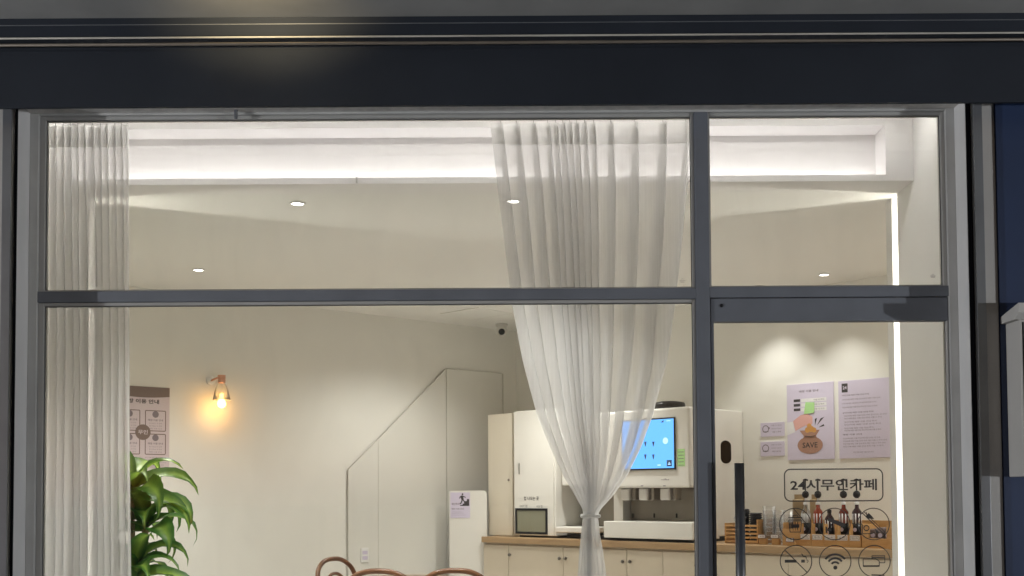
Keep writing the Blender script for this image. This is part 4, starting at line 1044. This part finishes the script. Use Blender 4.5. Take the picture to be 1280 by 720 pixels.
# leaning wooden card holder
c = RT('wooden_easel', 'slanting wooden card easel beside the light strip', 'easel', 1109.5, -0.69)
e0 = RW.at(1110, 682, -0.69); e1 = RW.at(1126, 641, -0.69)
dx_ = e1[0] - e0[0]; dz_ = e1[1] - T
M = Matrix.Rotation(math.atan2(dx_, dz_), 4, 'Y')
ln = math.hypot(dx_, dz_)
MB().box(0, 0.014, 0, 0.012, 0.004, ln, 0.002, 2, M).build('slanted_leg', 'box_wood', c)
MB().box(0, 0.014, 0.06, 0.072, 0.004, ln, 0.002, 2, M).build('slanted_leg', 'box_wood', c)
boxpart('cross_bar', 'box_wood', c, 0.0, 0.13, 0.013, 0.059, 0.035, 0.05, 0.002)

# ================================================================== posters on the counter wall
def poster(name, label, p0, p1, y0, y1, m_, rim=True):
    (xa_, za_), (xb_, zb_) = RW.at(p0, y1, -0.004), RW.at((p0 + p1) / 2, y0, -0.004)
    za_ = RW.at((p0 + p1) / 2, y1, -0.004)[1]; xb_ = RW.at(p1, y0, -0.004)[0]
    t = thing(name, label, 'poster', RW.world(xa_, -0.0008, za_), RW.a)
    W, H = xb_ - xa_, zb_ - za_
    boxpart('sheet', m_, t, 0, W, -0.006, 0, 0, H, 0.001)
    return t, W, H
t, W, H = poster('savings_poster', 'lavender poster of a hand dropping coins into a money bag', 985, 1042, 479, 574.5, 'paper')
Yq = -0.0066
f = Flat(Yq); f.text('매장 이용 안내', W * 0.27, W * 0.68, H * 0.885, H * 0.915, 0.02); f.build('title', 'ink_grey', t)
f = Flat(Yq)
for k in range(3): f.rect(W * 0.15, W * 0.29, H * (0.765 - 0.06 * k), H * (0.80 - 0.06 * k))
f.poly([(W * 0.64, H * 0.44), (W * 0.72, H * 0.53), (W * 0.80, H * 0.55)]); f.poly([(W * 0.60, H * 0.44), (W * 0.60, H * 0.53), (W * 0.645, H * 0.54)]); f.poly([(W * 0.67, H * 0.415), (W * 0.78, H * 0.455), (W * 0.80, H * 0.43)])
f.build('black_marks', 'ink', t)
f = Flat(Yq)
for k in range(3): f.rect(W * 0.31, W * 0.85, H * (0.757 - 0.06 * k), H * (0.803 - 0.06 * k))
f.poly([(W * 0.0, H * 0.50), (W * 0.0, H * 0.33), (W * 0.17, H * 0.37), (W * 0.13, H * 0.51)]); f.build('white_boxes', 'paper_white', t)
f = Flat(Yq - 0.0005)
for k in range(3): f.text(['이용 시 주의', '이용 시 주의', '이용 시 주의'][k], W * 0.58, W * 0.80, H * (0.768 - 0.06 * k), H * (0.79 - 0.06 * k))
f.build('box_text', 'ink_grey', t)
f = Flat(Yq - 0.0006); f.poly([(W * 0.13, H * 0.515), (W * 0.30, H * 0.59), (W * 0.44, H * 0.60), (W * 0.55, H * 0.56), (W * 0.55, H * 0.47), (W * 0.46, H * 0.44), (W * 0.40, H * 0.45), (W * 0.18, H * 0.385)]); f.build('hand', 'hand_pink', t)
f = Flat(Yq - 0.0010); f.disc(W * 0.48, H * 0.44, W * 0.05).disc(W * 0.52, H * 0.40, W * 0.06).disc(W * 0.44, H * 0.39, W * 0.055).disc(W * 0.58, H * 0.385, W * 0.05); f.build('coins', 'coin', t)
f = Flat(Yq - 0.0008); f.disc(W * 0.49, H * 0.19, W * 0.27, H * 0.115, 32); f.poly([(W * 0.27, H * 0.385), (W * 0.70, H * 0.385), (W * 0.62, H * 0.31), (W * 0.64, H * 0.27), (W * 0.34, H * 0.27), (W * 0.36, H * 0.31)]); f.build('money_bag', 'bag_brown', t)
f = Flat(Yq - 0.0014); f.text('SAVE', W * 0.33, W * 0.65, H * 0.155, H * 0.225, 0.012); f.path([(W * 0.38, H * 0.31), (W * 0.49, H * 0.30), (W * 0.61, H * 0.31)], 0.004); f.build('bag_lettering', 'ink', t)
nt_ = thing('sticky_note', 'green sticky note stuck on the money bag poster', 'note', RW.world(0, 0, 0), RW.a)
nt_.location = t.location + RW.ex * (W * 0.37) + RW.ey * (-0.0085) + Vector((0, 0, H * 0.60))
MB().prism([(0, 0.0), (W * 0.22, 0.004), (W * 0.23, H * 0.145), (W * 0.04, H * 0.155)], -0.001, 0.0).build('note_sheet', 'note_green', nt_)
t, W, H = poster('guide_poster', 'lavender text poster with a dark square logo nearest the light strip', 1049.5, 1112, 474, 572.5, 'paper')
f = Flat(Yq); f.rect(W * 0.07, W * 0.19, H * 0.85, H * 0.965); f.build('logo', 'ink', t)
Flat(Yq - 0.0005).text('24', W * 0.09, W * 0.17, H * 0.89, H * 0.93, 0.02).build('logo_lettering', 'paper', t)
f = Flat(Yq); gg = Flat(Yq)
rows = [(0.80, 0.08, 0.6, '무인카페 매장 이용 안내 주의'), (0.745, 0.08, 0.82, '무인카페 매장 이용 안내 주의 매장 이용 안내'), (0.695, 0.08, 0.74, '무인카페 매장 이용 안내 주의 무인카페 이용 시 주의'), (0.645, 0.08, 0.76, '무인카페 매장 이용 안내 주의 컵 나오는 곳 안내'),
        (0.575, 0.08, 0.68, '무인카페 매장 이용 안내 주의'), (0.535, 0.11, 0.93, '무인카페 매장 이용 안내 주의 컵 나오는 곳 안내'), (0.50, 0.11, 0.84, '무인카페 매장 이용 안내 주의 이용 시 주의'), (0.455, 0.11, 0.74, '무인카페 매장 이용 안내 주의'), (0.42, 0.11, 0.82, '무인카페 매장 이용 안내 주의'), (0.375, 0.11, 0.68, '무인카페 매장 이용 안내 주의'), (0.345, 0.11, 0.82, '무인카페 매장 이용 안내 주의 무인카페 이용 시 주의'),
        (0.295, 0.08, 0.45, '매장 이용 안내'), (0.245, 0.08, 0.80, '무인카페 매장 이용 안내 주의 컵 나오는 곳 안내'), (0.21, 0.08, 0.93, '무인카페 매장 이용 안내 주의 계단 이용 시 주의 안내'), (0.175, 0.08, 0.90, '무인카페 매장 이용 안내 주의 계단 이용 시 주의 안내'), (0.14, 0.08, 0.86, '무인카페 매장 이용 안내 주의 이용 시 주의'), (0.065, 0.28, 0.68, '무인카페 매장 이용 안내 주의')]
for z, xa_, xb_, s in rows: (gg if xa_ == 0.08 and xb_ in (0.6, 0.68, 0.45) else f).text(s, W * xa_, W * xb_, H * z, H * (z + 0.021), 0.0)
f.build('lettering', 'ink_grey', t); gg.build('headings', 'ink', t)
for k, (y0, y1, lb) in enumerate(((528, 545.5, 'upper small lavender card on the wall beside the money bag poster'), (552, 570, 'lower small lavender card on the wall beside the money bag poster'))):
    t, W, H = poster('wall_card', lb, 951, 980.5, y0, y1, 'paper')
    t['category'] = 'card'; t['group'] = 'small wall cards'
    f = Flat(Yq); f.text(['이용 시 주의', '이용 시 주의'][k], W * 0.45, W * 0.88, H * 0.72, H * 0.82); f.text('이용안내 이용안내', W * 0.45, W * 0.9, H * 0.5, H * 0.58); f.text(['이용 시 주의', '매장 이용 안내'][k], W * 0.5, W * 0.86, H * 0.25, H * 0.37, 0.01)
    f.arc(W * 0.22, H * 0.55, H * 0.24, 0.006, 0, 360, 16); 
    if k == 0: f.disc(W * 0.36, H * 0.6, H * 0.07)
    f.line(W * 0.1, H * 0.35, W * 0.34, H * 0.35, 0.006); f.build('lettering', 'ink_grey', t)
# small wall switch near the strip
x, z = RW.at(1123, 621, -0.002)

# ================================================================== table and chairs
def bent(pts, n=6): return catmull(pts, n)
def chair(label, loc, rz):
    t = thing('bentwood_chair', label, 'chair', loc, rz, 'bentwood chairs round the table')
    sr = 0.20; sh = 0.455
    MB().lathe([(sr - 0.03, sh - 0.012), (sr, sh - 0.016), (sr + 0.006, sh), (sr, sh + 0.014), (sr - 0.028, sh + 0.012), (sr - 0.03, sh - 0.012)], 28).build('seat_ring', 'bentwood', t)
    MB().lathe([(0, sh + 0.004), (sr - 0.03, sh + 0.006), (sr - 0.03, sh + 0.002), (0, sh)], 28).build('cane_seat', 'cane', t)
    for s in (-1, 1):
        MB().tube(bent([(s * 0.14, -0.135, sh - 0.017), (s * 0.15, -0.15, 0.3), (s * 0.165, -0.17, 0.1), (s * 0.175, -0.18, 0.0)]), 0.0145, 10).build('leg', 'bentwood', t)
    # rear legs run up into one arched back
    arch = bent([(-0.19, 0.22, 0.0), (-0.175, 0.19, 0.25), (-0.17, 0.185, 0.46), (-0.19, 0.215, 0.65), (-0.175, 0.25, 0.78), (-0.10, 0.268, 0.842), (0, 0.273, 0.857), (0.10, 0.268, 0.842), (0.175, 0.25, 0.78), (0.19, 0.215, 0.65), (0.17, 0.185, 0.46), (0.175, 0.19, 0.25), (0.19, 0.22, 0.0)])
    MB().tube(arch, 0.0145, 10).build('back_arch', 'bentwood', t)
    inner = bent([(-0.095, 0.195, 0.47), (-0.105, 0.215, 0.6), (-0.095, 0.24, 0.70), (-0.05, 0.255, 0.755), (0, 0.259, 0.768), (0.05, 0.255, 0.755), (0.095, 0.24, 0.70), (0.105, 0.215, 0.6), (0.095, 0.195, 0.47)])
    MB().tube(inner, 0.0105, 10).build('inner_arch', 'bentwood', t)
    MB().tube([(0.165 * math.cos(2 * PI * k / 28), 0.01 + 0.165 * math.sin(2 * PI * k / 28), 0.21) for k in range(28)], 0.009, 8, True).build('leg_ring', 'bentwood', t)
    return t
def floor_at(px, depth): return Vector(((px - 640) / F_PX * depth, depth - 4.32, 0))
p = floor_at(417, 6.66)
a1 = R(62)
loc = p - Vector((-math.sin(a1) * 0.265, math.cos(a1) * 0.265, 0))
chair('bentwood chair turned sideways showing its double loop back', loc, a1)
p = floor_at(473, 5.58); loc = p - Vector((0, -0.265, 0)); a2 = R(172)
chair('bentwood chair of which only a low arc shows beside the sideways chair', p - Vector((-math.sin(a2) * 0.265, math.cos(a2) * 0.265, 0)), a2)
p = floor_at(567, 5.58); a3 = R(186)
chair('bentwood chair of which only a low arc shows nearest the counter', p - Vector((-math.sin(a3) * 0.265, math.cos(a3) * 0.265, 0)), a3)
p = floor_at(505, 6.55)
t = thing('cafe_table', 'round brown wooden cafe table among the bentwood chairs', 'table', p)
MB().lathe([(0, 0.715), (0.36, 0.715), (0.375, 0.72), (0.375, 0.735), (0.365, 0.74), (0, 0.74)], 40).build('table_top', 'table_wood', t)
MB().lathe([(0, 0.02), (0.035, 0.02), (0.03, 0.1), (0.025, 0.7), (0.08, 0.714), (0, 0.7145)], 20).build('pedestal', 'black', t)
MB().lathe([(0, 0), (0.22, 0), (0.22, 0.012), (0.04, 0.0195), (0, 0.0195)], 32).build('base', 'black', t)

# ================================================================== plant
leafm = bpy.data.materials.new('leaf_green'); leafm.use_nodes = True
n, l = leafm.node_tree.nodes, leafm.node_tree.links; b = n['Principled BSDF']; b.inputs['Roughness'].default_value = 0.42
at_ = n.new('ShaderNodeAttribute'); at_.attribute_name = 'mid'
rp = n.new('ShaderNodeValToRGB'); e = rp.color_ramp.elements
e[0].position = 0.15; e[0].color = (0.05, 0.15, 0.022, 1); e[1].position = 0.95; e[1].color = (0.34, 0.50, 0.08, 1)
ns = n.new('ShaderNodeTexNoise'); ns.inputs['Scale'].default_value = 14; tcn = n.new('ShaderNodeTexCoord'); mpn = n.new('ShaderNodeMapping')
l.new(tcn.outputs['Object'], ns.inputs['Vector'])
ma = n.new('ShaderNodeMath'); ma.operation = 'MULTIPLY_ADD'; ma.inputs[1].default_value = 0.5; ma.inputs[2].default_value = -0.25
l.new(ns.outputs[0], ma.inputs[0]); ad = n.new('ShaderNodeMath'); l.new(ma.outputs[0], ad.inputs[0]); l.new(at_.outputs['Fac'], ad.inputs[1])
l.new(ad.outputs[0], rp.inputs[0])
at4 = n.new('ShaderNodeAttribute'); at4.attribute_name = 'tip'
mc = n.new('ShaderNodeMixRGB'); mc.inputs[2].default_value = (0.16, 0.085, 0.03, 1); l.new(at4.outputs['Fac'], mc.inputs[0]); l.new(rp.outputs[0], mc.inputs[1])
l.new(mc.outputs[0], b.inputs['Base Color'])
tl = n.new('ShaderNodeBsdfTranslucent'); l.new(mc.outputs[0], tl.inputs[0])
mxs = n.new('ShaderNodeMixShader'); mxs.inputs[0].default_value = 0.42; om = n['Material Output']
l.new(b.outputs[0], mxs.inputs[1]); l.new(tl.outputs[0], mxs.inputs[2]); l.new(mxs.outputs[0], om.inputs[0])
MATS['leaf_green'] = leafm
PD = 5.55
pp_ = floor_at(168, PD)
pl = thing('corn_plant', 'tall green corn plant with arching striped leaves beside the straight curtain', 'plant', pp_)
MB().lathe([(0, 0.0), (0.15, 0.0), (0.19, 0.32), (0.195, 0.34), (0.18, 0.34), (0.175, 0.30), (0, 0.30)], 28).build('pot', 'pot', pl)
MB().lathe([(0, 0.318), (0.09, 0.316), (0.176, 0.308), (0.176, 0.301), (0, 0.301)], 20).build('soil', 'soil', pl)
rnd = random.Random(21)
def leaf(root, az, length, wid, lift, droop, twist, brown=0.0):
    N = 9; pts = []; pos_ = Vector(root); el = lift
    d_az = Vector((math.cos(az), math.sin(az), 0)); side0 = Vector((-math.sin(az), math.cos(az), 0))
    vs_, cs, tp = [], [], []
    for i in range(N + 1):
        s = i / N
        wv = wid * (0.35 + 0.65 * math.sin(PI * min(1, s * 1.15 + 0.12)) ** 0.8) * (1 - s ** 4.0) + 0.001
        dirv = d_az * math.cos(el) + Vector((0, 0, math.sin(el)))
        up = -d_az * math.sin(el) + Vector((0, 0, math.cos(el)))
        tw = 0.75 * math.cos(az) * (0.3 + 0.7 * s) + twist * s
        sd = side0 * math.cos(tw) + up * math.sin(tw); nu = up * math.cos(tw) - side0 * math.sin(tw)
        rip = 0.12 * wv * math.sin(9 * s + az * 3)
        vs_ += [pos_ + sd * wv * 0.5 + nu * (0.16 * wv + rip), pos_ + sd * wv * 0.22 + nu * 0.02 * wv, pos_ - nu * 0.05 * wv, pos_ - sd * wv * 0.22 + nu * 0.02 * wv, pos_ - sd * wv * 0.5 + nu * (0.16 * wv - rip)]
        cs += [0.0, 0.45, 1.0, 0.45, 0.0]; tp += [max(0.0, (s - 1 + brown) / max(brown, 1e-3))] * 5
        pos_ = pos_ + dirv * length / N
        el -= droop * (0.5 + 1.1 * s) / N * 2.0
    fs = []
    for i in range(N):
        for j in range(4): fs.append((i * 5 + j, i * 5 + j + 1, (i + 1) * 5 + j + 1, (i + 1) * 5 + j))
    me = bpy.data.meshes.new('leaf'); me.from_pydata([tuple(v) for v in vs_], [], fs)
    for p_ in me.polygons: p_.use_smooth = True
    at2 = me.attributes.new('mid', 'FLOAT', 'POINT')
    k = rnd.uniform(0.55, 1.05)
    at2.data.foreach_set('value', [c_ * k for c_ in cs])
    at3 = me.attributes.new('tip', 'FLOAT', 'POINT'); at3.data.foreach_set('value', tp)
    me.materials.append(leafm)
    o_ = bpy.data.objects.new('leaf', me); col.objects.link(o_); o_.parent = pl
    return o_
def pz(py): return 1.247 - (py - 620) * PD / F_PX
crowns = [((-0.02, 0.0, pz(608)), 15, 0.40, 0.105), ((0.05, 0.02, pz(648)), 13, 0.35, 0.10), ((0.02, -0.06, pz(705)), 14, 0.37, 0.105), ((0.0, 0.05, pz(760)), 12, 0.34, 0.085)]
for k, (c_, nl, ln_, wd_) in enumerate(crowns):
    MB().tube(bent([(c_[0] * 0.4, c_[1] * 0.6, 0.318), (c_[0] * 0.7 + 0.01, c_[1], c_[2] * 0.6), (c_[0], c_[1], c_[2] + 0.02)], 5), [0.020] * 5 + [0.016] * 6, 10).build('stem', 'stem', pl)
    for i in range(nl):
        az = i * 2.399 + k * 0.9 + rnd.uniform(-0.2, 0.2)
        q = i / nl
        leaf((c_[0] + 0.012 * math.cos(az), c_[1] + 0.012 * math.sin(az), c_[2] - 0.07 + 0.10 * q), az, ln_ * rnd.uniform(0.8, 1.15), wd_ * rnd.uniform(0.8, 1.25), 0.25 + 0.85 * q + rnd.uniform(-0.15, 0.15), rnd.uniform(0.9, 1.8), rnd.uniform(-0.6, 0.6), rnd.choice((0.0, 0.0, 0.12, 0.2)))

bpy.data.objects.remove(TOB); bpy.data.curves.remove(_cu); bpy.data.scenes.remove(TS)
